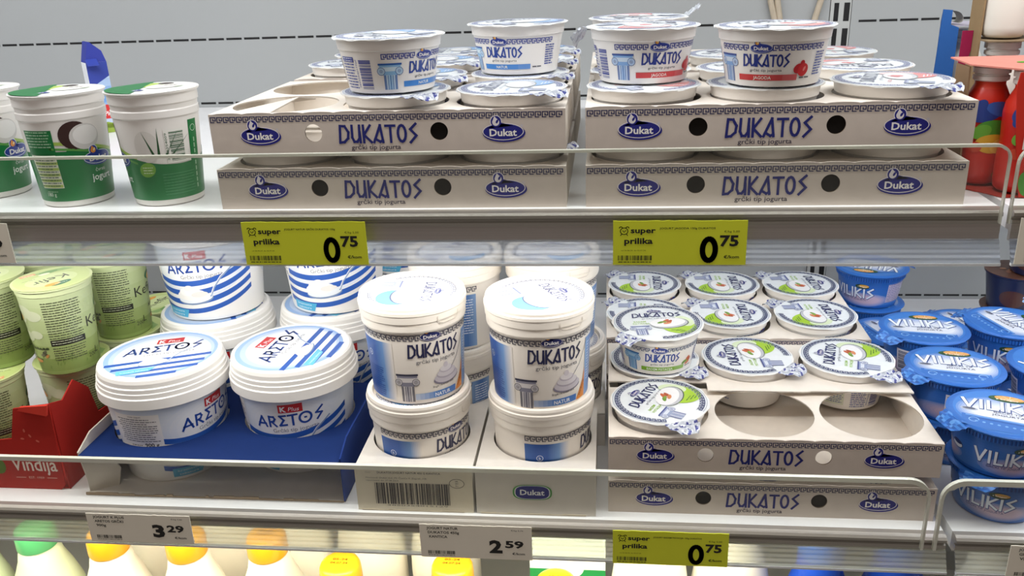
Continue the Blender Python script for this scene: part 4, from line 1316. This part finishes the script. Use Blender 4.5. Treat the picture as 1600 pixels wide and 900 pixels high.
def kefir_body():
    m = MB(); G = 'c3d498'
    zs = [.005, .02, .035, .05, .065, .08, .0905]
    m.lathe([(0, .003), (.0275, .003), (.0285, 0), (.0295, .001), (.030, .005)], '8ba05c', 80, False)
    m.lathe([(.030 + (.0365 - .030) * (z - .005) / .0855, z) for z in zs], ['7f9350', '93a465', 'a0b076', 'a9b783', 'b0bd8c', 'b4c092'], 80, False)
    m.lathe([(.0365, .0905), (.0372, .0915), (.0374, .0965), (.0392, .0975), (.0392, .0992), (.0365, .0992)], 'c6d0a2', 80, False)
    a = Art(); U = .104; rnd = random.Random(2)
    for u, z, r in ((-.040, .074, .012), (-.028, .070, .010), (-.048, .066, .010), (-.030, .048, .008), (-.044, .045, .010), (.070, .07, .012), (.084, .064, .012)):
        a.ell(u, z, r, r * .62, 'c4cbaa', 1.5)
    for u0 in (-.060, .045):
        a.text('Kefir', u0 - .004, .0480, .0125, '34342c', 3, .0, w=.034, rot=.0)
        a.ell(u0 + .006, .068, .0085, .0052, '2f6f4e', 3); a.ell(u0 + .009, .066, .0065, .0042, 'e0a850', 3.3)
    for k in range(60):                                  # grass and far trees in ink
        u = -U + rnd.random() * 2 * U; z = .008 + rnd.random() * .014
        a.stroke([(u, z), (u + .001, z + .003)], .0004, '5c7c34', 2)
    for u0 in (-.034, -.085, .060):
        a.stroke([(u0 - .016, .0300), (u0 + .014, .0315)], .0009, '3c4430', 2.5)
        for k in range(7): a.ell(u0 - .014 + k * .0045, .0318 + rnd.random() * .001, .0020, .0013, '3f4a2c', 2.7, 10)
        for k in range(5): a.ell(u0 - .002 + rnd.random() * .014, .0225 + rnd.random() * .006, .0032, .0016, rnd.choice(('3e4632', '6b6a52', 'b8854a')), 2.8, 10, rnd.random())
        a.ell(u0 - .006, .0165, .0072, .0024, 'c98a50', 2.8); a.stroke([(u0 - .011, .0190), (u0 + .002, .0185)], .0010, '4a4a38', 3)
    a.lines(-.0155, .0200, .0850, .0029, 15, .0011, '50553e', 3, 41)
    a.rect(-.0155, .0200, .0350, .0420, '23241e', 3); a.lines(-.0140, .0180, .0405, .0028, 2, .0008, 'b8bfa0', 4, 2)
    a.lines(-.0150, .0200, .0325, .0027, 6, .0010, '50553e', 3, 45)
    a.text('200', .026, .0130, .0050, '4a4c3a', 3, 0); a.text('L', .0335, .0150, .0080, '34342c', 3, 0)
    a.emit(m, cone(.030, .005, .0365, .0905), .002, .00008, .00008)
    return m


def kefir_lid():
    m = MB(); m.lathe([(.0395, .0993), (.0398, .1000), (.0385, .1003), (0, .1003)], 'c4cf92', 72, False)
    a = Art()
    a.ell(0, 0, .0372, .0372, 'bccb82', 1, 48); a.ell(.002, .004, .026, .020, 'c9d59a', 1.3)
    a.text('Kefir', .004, -.002, .0130, '3c3e30', 3, 0, w=.037, rot=.12)
    a.ell(.0, .0235, .0110, .0052, '2f6f4e', 3, rot=.2); a.ell(.008, .0215, .0080, .0042, 'e0a040', 3.3); a.text('z bregov', .0, .0225, .0025, 'f2f2e0', 3.8, 0, w=.013)
    a.poly([(-.030, -.014), (.010, -.024), (.012, -.029), (-.024, -.026)], '8fb068', 2); a.ell(-.006, -.023, .010, .005, '6f9a50', 2.3); a.ell(.0, -.019, .006, .003, 'e8ecc8', 2.6)
    a.rect(.006, .022, -.0310, -.0240, 'd9a070', 2.8); a.lines(.008, .020, -.0250, .0026, 2, .001, 'f0e0c0', 3, 3)
    a.text('3,2% m.m.', .020, -.0110, .0024, '55583e', 3, 0, w=.014)
    a.emit(m, lambda u, v, h: (u, v, .1003 + h), None, .00005, .0001)
    return m


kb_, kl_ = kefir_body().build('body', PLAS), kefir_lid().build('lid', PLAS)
_fk = [True]


def kefir(x, y, z, brz, lrz, label, group=None):
    t = tag(empty('kefir_cup', (x, y, H + z)), label, 'kefir cup', group)
    for s_, rz in ((kb_, brz), (kl_, lrz)):
        o = s_ if _fk[0] else s_.copy()
        if not _fk[0]: COL.objects.link(o)
        o.parent = t; o.rotation_euler.z = rz
    _fk[0] = False


K0 = ZL + .0016; K1 = K0 + KH + .0004
kefir(-.5985, .8340, K0, .8, 2.9, 'lower green kefir cup inside the red box, carrying another')
kefir(-.5850, .8130, K1, .62, 4.1, 'upper green kefir cup with its name on the lid, nearest the striped tubs')
kefir(-.6740, .7920, K0, .6, .5, 'lower kefir cup in the red box, in deep shade at the photo edge')
kefir(-.6700, .8230, K1, .75, 3.9, 'upper green kefir cup cut off by the photo edge')
kefir(-.5740, .9130, K0, .3, 2.6, 'lower green kefir cup of the second row, carrying another')
kefir(-.5720, .9060, K1, .35, 4.0, 'upper green kefir cup of the second row behind the first')
kefir(-.6560, .9100, K0, .3, 1, 'lower kefir cup of the second row at the photo edge')
kefir(-.6540, .9080, K1, .3, 2.4, 'upper kefir cup of the second row, mostly behind the front ones')
kefir(-.5760, .9930, K0, .3, 1.2, 'single green kefir cup at the back by the wall, lid showing')

t = tag(empty('red_box', (0, 0, H + ZL)), 'red cardboard box with a torn corner, white blackletter word on its front', 'cardboard box')
RR = 'ac241b'
m = MB()
pts = [(-.800, .0003), (-.565, .0003), (-.560, .006), (-.5560, .1010), (-.5700, .0990), (-.5960, .0950), (-.6060, .0600), (-.640, .0560), (-.800, .0560)]
m.prism(pts, .7230, .7246, lambda p, q, d: (p, d, q), RR)
a = Art()
a.text('Vindija', -.5890, .0225, .0165, 'ecdcd0', 2, .012, w=.0500)
a.text('EST. 1959', -.5895, .0130, .0026, 'e8b8a8', 2, 0, w=.017); a.stroke([(-.612, .0141), (-.6015, .0141)], .0006, 'e8b8a8', 2); a.stroke([(-.5775, .0141), (-.567, .0141)], .0006, 'e8b8a8', 2)
a.ell(-.628, .027, .007, .009, '5c7a2c', 2)
for k, (x, z) in enumerate(((-.590, .07), (-.585, .064), (-.578, .058), (-.594, .0605))): a.ell(x, z, .0012, .0022, 'd06858', 2, 8, .5 * k)
a.emit(m, plane((0, .7230, 0), (1, 0, 0), (0, 0, 1)), None, .00006, .0001)
m.build('front_panel', CARD, t)
m = MB()
pts = [(.7246, .0003), (.862, .0003), (.862, .048), (.830, .048), (.798, .052), (.790, .086), (.768, .1060), (.745, .0940), (.7246, .1010)]
m.prism(pts, -.5575, -.5560, lambda p, q, d: (d, p, q), '9c1f18'); m.build('side_panel', CARD, t)
m = MB(); m.prism([(-.5560, .1010), (-.5860, .0985), (-.5890, .0945), (-.5590, .0890)], .7195, .7226, lambda p, q, d: (p, d, q), 'cc3a2c'); m.build('corner_flap', CARD, t)
m = MB(); m.prism([(-.800, .0003), (-.5580, .0003), (-.5580, .0013), (-.800, .0013)], .7250, .862, lambda p, q, d: (p, d, q), 'a8241c'); m.build('base_panel', CARD, t)


# ------------------------------------------------------------------ price tickets on the shelf fronts
INKB = '1d1c18'


def ticket(x0, x1, z0, z1, col, draw, label, y=.6766):
    t = tag(empty('price_ticket', (x0, y, H + z0)), label, 'price ticket')
    w_, h_ = x1 - x0, z1 - z0
    m = MB(); n = 24
    rnd = random.Random(int(abs(x0) * 1e4))
    top = [(w_ * (1 - k / n), h_ - (rnd.random() * .0006 if col != 'f' else 0)) for k in range(n + 1)]
    m.prism([(0, 0), (w_, 0)] + top, 0, .0007, lambda p, q, d: (p, d, q), col)
    a = Art(); draw(a, w_, h_); a.emit(m, plane((0, 0, 0), (1, 0, 0), (0, 0, 1)), None, .00006, .0001)
    m.build('paper', PAPR, t)
    b = MB(); b.box(.004, w_ - .004, .0009, .0022, h_ * .10, h_ * .22, 'e8ecee')
    b.build('clip', EDGE, t)
    return t


def yellow(name, kg):
    def d(a, w_, h_):
        k = h_ / .0372
        X, Y = .0088, .0285 * k                          # small alarm clock
        a.arc(X, Y, .0030, .0028, 0, 2 * PI, .0006, INKB, 2, 18); a.stroke([(X - .0012, Y + .0004), (X, Y - .0008), (X + .0014, Y + .0006)], .0005, INKB, 2)
        for s_ in (-1, 1):
            a.arc(X + s_ * .0026, Y + .0026, .0012, .0010, 0, PI, .0006, INKB, 2, 8); a.stroke([(X + s_ * .0020, Y - .0026), (X + s_ * .0028, Y - .0036)], .0006, INKB, 2)
        a.text('super', .0140, .0270 * k, .0046, INKB, 2, .03, -1, w=.0200); a.text('prilika', .0090, .0180 * k, .0050, INKB, 2, .03, -1, w=.0228)
        a.text(name, .0370, .0300 * k, .0016, INKB, 2, .012, -1, w=.0440)
        a.text('€/kg ' + kg, w_ - .0060, .0272 * k, .0017, '4a4a10', 2, 0, 1, w=.0120)
        a.text('od 26.06.24. do 02.07.24.', .0065, .0118 * k, .0010, '4a4a10', 2, 0, -1, w=.0200)
        a.bars(.0040, .0320, .0038 * k, .0080 * k, INKB, 2, 30, 5); a.lines(.0042, .0320, .0028 * k, .002, 1, .0008, '55550f', 2, 6)
        # heavy numerals
        X, Y = .0765, .0128 * k
        a.arc(X, Y, .0050, .0088 * k, 0, 2 * PI, .0042, INKB, 2, 28)
        a.text('75', .0848, .0160 * k, .0090 * k, INKB, 2, .035, -1, w=.0148)
        a.text('€/kom', w_ - .0055, .0056 * k, .0026, INKB, 2, .02, 1, w=.0120)
    return d


def white(lines_, big, small, kg):
    def d(a, w_, h_):
        for i, s_ in enumerate(lines_): a.text(s_, .0070 + .001 * i, h_ - .0054 - i * .0048, .0028, '3a3830', 2, .02, -1, w=len(s_) * .00250)
        a.bars(.0070, .0330, .0040, .0078, '3a3830', 2, 30, 9); a.lines(.0070, .033, .0030, .002, 1, .0006, '77756a', 2, 3)
        a.text(big, w_ - .0345, .0078, .0140, INKB, 2, .045, 0, w=None if big == '1' else .0125); a.text(small, w_ - .0255, .0138, .0078, INKB, 2, .035, -1, w=.0175)
        a.text('€/kg ' + kg, w_ - .0080, h_ - .0050, .0015, '5a584e', 2, 0, 1, w=.0115); a.text('€/kom', w_ - .0070, .0058, .0026, INKB, 2, .015, 1, w=.0120)
    return d


YEL, PAP = 'e4ec32', 'f6f0de'
ticket(-.3055, -.1985, -.2385, -.2005, YEL, yellow('JOGURT NATUR GRČKI DUKATOS 150g', '5,00'), 'yellow ticket 0.75 under the natural yogurt trays')
ticket(.0060, .1120, -.2385, -.2010, YEL, yellow('JOGURT JAGODA 150g DUKATOS', '5,00'), 'yellow ticket 0.75 under the strawberry yogurt trays')
ticket(.0075, .1130, -.5355, -.4985, YEL, yellow('JOGURT BADEM PISTACIJA 150g DUKATOS', '5,00'), 'yellow ticket 0.75 on the lower shelf under the almond trays')
ticket(-.5105, -.4030, -.5315, -.4985, PAP, white(('JOGURT K PLUS', 'ARETOS GRČKI', '900g'), '3', '29', '3,66'), 'white ticket 3.29 under the blue box of striped tubs')
ticket(-.1750, -.0680, -.5360, -.4985, PAP, white(('JOGURT NATUR', 'DUKATOS 450g', 'KANTICA'), '2', '59', '5,76'), 'white ticket 2.59 under the white pails')
ticket(-.6300, -.5170, -.2370, -.2005, PAP, white(('JOGURT', 'ČVRSTI'), '0', '79', '4,39'), 'white ticket cut off by the photo edge, upper shelf')
ticket(.3165, .4240, -.2380, -.2005, PAP, white(('JOGURT',), '1', '99', '3,98'), 'white ticket on the upper shelf of the next bay')
ticket(.3570, .4640, -.5370, -.5010, PAP, white(('JOGURT', 'GRČKI', 'VINDIJA'), '0', '89', '5,93'), 'white ticket on the lower shelf of the next bay')


# ------------------------------------------------------------------ milk bottles on the bottom of the cooler
def bottle(x, y, ztop, capcol, bodycol, label, cat='milk bottle', name='milk_bottle', stamp=True, group=None, br=.0480):
    zf = -1.0; hh = ztop - zf
    t = tag(empty(name, (x, y, H + zf)), label, cat, group)
    m = MB(); b = hh - .030
    pr = [(0, .004), (br * .86, .002), (br * .97, .008), (br, .020), (br, b - .115), (br * .985, b - .095), (br * .90, b - .065), (br * .74, b - .038), (br * .58, b - .018), (.0255, b - .006), (.0225, b), (.0225, b + .006)]
    m.lathe(pr, bodycol, 56, False, joined=True)
    m.build('bottle_body', MILK, t)
    m = MB(); c = b + .001
    m.lathe([(.0245, c), (.0252, c + .0015), (.0250, c + .016), (.0243, c + .023), (.0225, c + .0272), (.0185, c + .0292), (0, c + .0296)], capcol, 56, False, joined=True)
    if stamp:
        a = Art(); a.text('05-24', 0, .002, .0036, '6a4a08', 2, .01, w=.018); a.text('04.07.24', 0, -.0045, .0036, '6a4a08', 2, .01, w=.021)
        a.emit(m, lambda u, v, h: (u, v, c + .0294 + h), None, .0001, .0003)
    m.build('cap', PLAS, t)
    return t


MILK = mat('milk_bottle_plastic', .4, noise=.02, scale=(20, 20, 20))
YC, GC, WB = 'eaa81c', '58b070', 'f6f0e2'
bottle(-.3130, .823, -.664, YC, WB, 'white milk bottle with a yellow cap, date stamped, left of the ticket 2.59')
bottle(-.1790, .830, -.664, YC, WB, 'white milk bottle with a yellow cap just under the ticket 2.59')
bottle(-.4230, .872, -.664, YC, WB, 'white milk bottle with a yellow cap between the two white tickets')
bottle(-.5270, .866, -.664, YC, WB, 'white milk bottle with a yellow cap under the ticket 3.29')
bottle(-.6320, .866, -.664, YC, WB, 'white milk bottle with a yellow cap at the near end of ticket 3.29')
bottle(-.7340, .872, -.664, GC, 'e6efcc', 'white milk bottle with a pale green cap at the photo edge', stamp=False)
bottle(-.8360, .870, -.664, GC, 'e6efcc', 'pale green tinted milk bottle outside the green capped one', stamp=False)
bottle(-.0560, .816, -.672, YC, WB, 'milk bottle with a yellow cap in front of the green carton')
for i, x in enumerate((-.640, -.535, -.43, -.325, -.22)):
    bottle(x, .985, -.640, YC, WB, 'white milk bottle in the row behind the front bottles', group='back row of milk bottles')
for i, x in enumerate((.054, .149)):
    bottle(x, .868, -.590, 'f0ece0', WB, 'tall white bottle without a coloured cap, under the almond ticket' if i == 0 else 'tall white bottle beside the blue bottles', stamp=False, br=.0470)
for i, x in enumerate((.2420, .3290)):
    bottle(x, .838 + .01 * i, -.610, '2f6fd8', '1c4fc8', ('blue bottle next to the tall white bottles', 'blue bottle next to the bay joint')[i], 'bottle', 'blue_bottle', False, br=.0430)
bottle(.4230, .830, -.600, 'f2f2ee', 'eef0f0', 'white bottle in the next bay, under the last ticket', 'bottle', stamp=False, br=.0460)

t = tag(empty('drink_carton', (-.0450, .9100, H - 1.0)), 'green and white carton with a white word behind a yellow cap', 'carton')
m = MB(); m.box(-.046, .046, -.040, .040, .001, .315, 'f2f2ea')
a = Art(); a.rect(-.046, .046, .10, .300, '1d8a45', 1); a.text('Jogurt', .004, .2660, .0200, 'f0f4ec', 2, .03, w=.074)
a.ell(0, .302, .020, .016, 'f2f2ea', 1.6)
a.emit(m, plane((0, -.040, 0), (1, 0, 0), (0, 0, 1)), None, .0001, .0002)
m.build('carton_body', PAPR, t)
m = MB(); m.prism([(-.040, .315), (.040, .315), (.003, .350), (-.003, .350)], -.046, .046, lambda p, q, d: (d, p, q + .0002), 'e6eee2'); m.build('gable_top', PAPR, t)


# ------------------------------------------------------------------ cartons at the back of the upper shelf
def peak_carton(x, y, rz, label, hh=.105):
    """slim milk carton standing at the back, folded ears at its top"""
    t = tag(empty('milk_carton', (x, y, H + ZS + .0003), rz), label, 'carton'); W, D = .0125, .0125
    m = MB(); m.box(-W, W, -D, D, 0, hh * .78, 'e8ebee')
    a = Art()
    for k in range(8): a.rect(-W, W, hh * (.08 + .087 * k), hh * (.08 + .087 * (k + 1)), mixc('6e9ed8', 'dfe8f2', abs(k - 3) / 5), 1)
    a.rect(-W, W, 0, hh * .10, '8fa83c', 1.5); a.poly([(-W, .010), (0, .014), (W, .010), (W, .006), (-W, .006)], '8fa83c', 1.5)
    a.rect(-.0105, .0105, .018, .036, 'cf2b2b', 2); a.text('K', -.0055, .0220, .009, 'ffffff', 3, .03); a.text('Plus', .0040, .0220, .006, 'ffffff', 3, .01, w=.010)
    a.poly([(-W, .058), (W, .072), (W, hh * .78), (-W, hh * .78)], '2b3d9a', 2)
    a.emit(m, plane((0, -D, 0), (1, 0, 0), (0, 0, 1)), None, .0001, .0002)
    a2 = Art(); a2.rect(-D, D, 0, hh * .1, '8fa83c', 1); a2.emit(m, plane((-W, 0, 0), (0, -1, 0), (0, 0, 1)), None, .0001, .0002)
    m.build('carton_body', PAPR, t)
    m = MB(); m.prism([(-W, hh * .78), (W, hh * .78), (W * .7, hh * .90), (-W * .3, hh), (-W * .5, hh)], -D, D, lambda p, q, d: (p, d, q), '2a379a'); m.build('gable_top', PAPR, t)
    m = MB(); m.prism([(-D, hh * .79), (-D - .010, hh * .75), (-D - .010, hh * .76), (-D, hh * .82)], -W, W * .1, lambda p, q, d: (d, p, q), '3344a4'); m.build('folded_ear', PAPR, t)
    return t


peak_carton(-.6560, 1.090, .75, 'slim blue and white carton with a red badge behind the green cups', .1150)
t = tag(empty('milk_carton', (-.7300, 1.050, H + ZS + .0003), .15), 'blue and lavender carton lying low between the green cups', 'carton')
m = MB(); m.box(-.045, .045, -.020, .020, 0, .045, 'd8d8ea')
a = Art(); a.rect(-.045, .045, .036, .045, '2f58b4', 1); a.rect(-.045, .045, 0, .010, 'a8b848', 1); a.rect(-.03, .0, .014, .030, 'e6e8f2', 2)
a.emit(m, plane((0, -.020, 0), (1, 0, 0), (0, 0, 1)), None, .0001, .0002); m.build('carton_body', PAPR, t)
m = MB(); m.box(-.030, .030, -.004, .004, .0452, .0500, '2f58b4'); m.build('folded_ear', PAPR, t)


# ------------------------------------------------------------------ small drink bottles in cardboard sleeves, next bay
def small_bottle(x, y, z, hh, r, label, cols, group=None, foot=None):
    t = tag(empty('drink_bottle', (x, y, H + z)), label, 'bottle', group)
    m = MB()
    prof = [(0, .003), (r * .8, .001), (r * .95, .004), (r, .010), (r * 1.0, hh * .30), (r * .93, hh * .42), (r * .98, hh * .55), (r * 1.0, hh * .66), (r * .94, hh * .74), (r * .74, hh * .82), (r * .66, hh * .85), (r * .66, hh * .88)]
    m.lathe(prof, [cols[min(len(cols) - 1, int(k * len(cols) / 11))] for k in range(11)], 48, False, joined=True)
    if foot: foot(m, r, hh)
    m.build('bottle_body', PLAS, t)
    m = MB(); c = hh * .88
    m.lathe([(r * .70, c), (r * .78, c + .001), (r * .78, c + .004), (r * .70, c + .0045), (r * .70, c + .0060), (r * .80, c + .0065), (r * .80, hh - .001), (r * .72, hh), (0, hh)], 'eceae4', 48, False); m.build('cap', PLAS, t)
    return t


def leafy(m, r, hh):
    """abstract leaf and fruit shapes printed on the red sleeve"""
    a = Art()
    for k, (u, z, rx, ry, c, ro) in enumerate(((-.004, .63, .014, .0065, '27418f', .4), (.006, .66, .013, .006, '3a62b4', -.2), (-.012, .67, .008, .0048, '27418f', .9), (.0, .50, .0125, .0070, '4f9a36', .1),
                                             (-.008, .47, .0080, .0055, '6db33f', .5), (.002, .37, .0135, .0080, 'e0b43c', 0), (.008, .35, .008, .006, 'ecca5c', .3), (-.011, .34, .005, .0045, 'd24a30', 0), (.012, .14, .008, .004, '3f8a34', .7))):
        a.ell(u, z * hh, rx, ry, c, 1 + k * .15, 24, ro)
    f = lambda u, v, h: ((r * 1.005 + h) * sin(u / r), -(r * 1.005 + h) * cos(u / r), v)
    a.emit(m, f, .0015, .00008, .0001)


RB = ['c8241c', 'cc2a1e', 'c8241c', 'd2301f', 'd83a20']
small_bottle(.3172, .7720, ZS + .0016, .0980, .0178, 'red drink bottle with leaf print, nearer the strawberry trays, white cap', RB, None, leafy)
small_bottle(.3370, .7420, ZS + .0016, .0980, .0178, 'red drink bottle with leaf print behind the red front panel, white cap', RB, None, leafy)
small_bottle(.3560, .7760, ZS + .0016, .0980, .0178, 'red drink bottle at the back of the red sleeve', RB, None, None)
small_bottle(.3760, .7440, ZS + .0016, .0980, .0178, 'red drink bottle hidden behind the red front panel', RB, None, None)
t = tag(empty('bottle_sleeve', (0, 0, H + ZS)), 'red cardboard sleeve around the red drink bottles', 'cardboard sleeve')
m = MB(); m.prism([(.7900, .0003), (.7900, .1000), (.7620, .1000), (.7520, .0003)], .2950, .2964, lambda p, q, d: (d, p, q), '8d7358'); m.build('side_panel', CARD, t)
m = MB(); m.prism([(.2950, .8050), (.4200, .8050), (.4200, .7245), (.3250, .7245), (.2950, .7600)], 0, .0012, lambda p, q, d: (p, q, d + .1005 + .02 * max(0, q - .7245)), 'd88a7c')
a = Art(); a.ell(.362, .760, .014, .008, '3f62b0', 1); a.ell(.342, .764, .010, .005, '5ca03c', 1.4); a.ell(.37, .745, .010, .005, 'f0e6dc', 1.6)
a.emit(m, lambda u, v, h: (u, v, .1017 + .02 * max(0, v - .7245) + h), .01, .0001, .0002); m.build('top_panel', CARD, t)
m = MB(); m.prism([(.3320, .0010), (.4200, .0003), (.4200, .1000), (.3180, .1000), (.3165, .0900), (.3230, .0450)], .7210, .7223, lambda p, q, d: (p, d, q), 'cc3020')
a = Art(); a.ell(.340, .026, .009, .005, '3f8a34', 1, rot=.6); a.ell(.346, .030, .010, .005, '5ca03c', 1.3, rot=-.3); a.ell(.3345, .012, .005, .010, '4c9238', 1.4, rot=.2); a.rect(.3280, .37, .0400, .0540, 'efe6dc', 1)
a.emit(m, plane((0, .7210, 0), (1, 0, 0), (0, 0, 1)), None, .0001, .0002); m.build('front_panel', CARD, t)
m = MB(); m.prism([(.2966, .7580), (.3200, .7225), (.4200, .7225), (.4200, .8050), (.2966, .8050)], .0004, .0013, lambda p, q, d: (p, q, d), 'a8352a'); m.build('base_panel', CARD, t)

WH = ['e8e4da']
small_bottle(.3640, .872, ZS + .0014, .1080, .0190, 'white drink bottle low in the brown sleeve, next to the magenta panel', WH, None)
small_bottle(.4040, .870, ZS + .0014, .1080, .0190, 'white drink bottle low in the brown sleeve, behind the red sleeve', WH, None)
small_bottle(.3620, .872, ZS + .1118, .1100, .0195, 'upper white drink bottle with no print, cut off by the photo top', ['ebe7dc', 'ebe7dc'], None)


def bluefoot(m, r, hh):
    a = Art(); a.poly([(.000, .03 * hh), (.030, .03 * hh), (.030, .45 * hh)], '24349c', 1); a.poly([(-.02, -.0), (.03, 0), (.03, .02 * hh), (-.02, .02 * hh)], 'c0307c', 1)
    a.emit(m, lambda u, v, h: ((r * 1.01 + h) * sin(u / r), -(r * 1.01 + h) * cos(u / r), v), .0015, .00008, .0001)


small_bottle(.4030, .870, ZS + .1118, .1100, .0195, 'upper white drink bottle with a blue corner print at the photo edge', ['ebe7dc'], None, bluefoot)
t = tag(empty('bottle_sleeve', (0, 0, H + ZS)), 'brown cardboard sleeve around the white drink bottles', 'cardboard sleeve')
m = MB(); m.prism([(.866, .0003), (.894, .0003), (.894, .200), (.866, .200)], .3400, .3415, lambda p, q, d: (d, p, q), '9a8260'); m.build('side_panel', CARD, t)
m = MB(); m.prism([(.3416, .850), (.4300, .846), (.4300, .894), (.3416, .894)], .1100, .1112, lambda p, q, d: (p, q, d), '8d7a60'); m.build('tier_sheet', CARD, t)
m = MB(); m.prism([(.3300, .060), (.3395, .100), (.3395, .118), (.3300, .118)], .8800, .8812, lambda p, q, d: (p, d, q), '9c1f4c'); m.build('magenta_flap', CARD, t)
m = MB(); m.prism([(.3860, .080), (.4300, .080), (.4300, .1280), (.3860, .1280)], .8440, .8452, lambda p, q, d: (p, d, q), 'c83a78'); m.build('front_panel', CARD, t)
m = MB(); m.prism([(.3416, .850), (.4300, .848), (.4300, .894), (.3416, .894)], .0002, .0011, lambda p, q, d: (p, q, d), '8d7a60'); m.build('base_panel', CARD, t)

small_bottle(.3720, .9800, ZS + .0014, .1100, .0180, 'white drink bottle standing in the blue carton', WH, None)
t = tag(empty('blue_carton', (0, 0, H + ZS)), 'blue cardboard carton with a curled top flap by the wall', 'carton')
m = MB(); m.prism([(.3330, .0003), (.3520, .0003), (.3520, .1150), (.3440, .1180), (.3440, .1320), (.3350, .1330), (.3335, .0600)], .9500, .9515, lambda p, q, d: (p, d, q), '2f62aa'); m.build('front_panel', CARD, t)
m = MB(); m.prism([(.9515, .0003), (.9900, .0003), (.9900, .1180), (.9515, .1320)], .0, .0014, lambda p, q, d: (.3350 + d + (p - .9515) * .33, p, q), '2c5aa0'); m.build('side_panel', CARD, t)
m = MB(); m.prism([(.3290, .0003), (.3660, .0003), (.3660, .0480), (.3560, .0600), (.3290, .0690)], .9460, .9472, lambda p, q, d: (p, d, q), '2a5a9e'); m.build('lower_flap', CARD, t)
m = MB()
m.grid(8, 1, lambda u, v: (.3440 + .012 * sin(u * 2.4), .9520 + .020 * v, .1315 - .012 * u + .0015 * sin(u * 6)), 'a8a49a'); m.build('curled_flap', CARD, t)
m = MB(); m.prism([(.3440, .9520), (.3950, .9520), (.4050, 1.000), (.3520, 1.000)], .1160, .1172, lambda p, q, d: (p, q, d), 'b4aebc'); m.build('top_panel', CARD, t)
m = MB(); m.prism([(.3365, .9520), (.400, .9520), (.400, 1.000), (.3520, 1.000)], .0003, .0012, lambda p, q, d: (p, q, d), '7d745f'); m.build('base_panel', CARD, t)

# ------------------------------------------------------------------ beige cords hanging on the wall
for lab, runs in (('pair of beige cords looping down the cooler wall', (((.208, .74), (.212, -.02), (.222, -.07), (.232, -.105), (.236, -.12)), ((.221, .74), (.224, -.02), (.231, -.07), (.238, -.105), (.2365, -.12)))),
                  ('single beige cord slanting down near the slotted upright', (((.300, .74), (.296, -.02), (.288, -.07), (.279, -.105), (.270, -.13)),))):
    t = tag(empty('hanging_cord', (0, YB - .006, H)), lab, 'cord')
    for r in runs:
        m = MB(); m.tube([(x, 0, z) for x, z in r], .0042, 'b9ac98', 10); m.build('cord_strand', RUB, t)
    m = MB(); zc = -.062 if len(runs) > 1 else -.03; m.lathe([(.0046, 0), (.0056, .001), (.0056, .012), (.0046, .013)], '9b958c', 20, True)
    m.v = [(x + runs[0][1][0] + (.008 if len(runs) > 1 else 0), y, z + zc + .03) for x, y, z in m.v]; m.build('cord_collar', RUB, t)
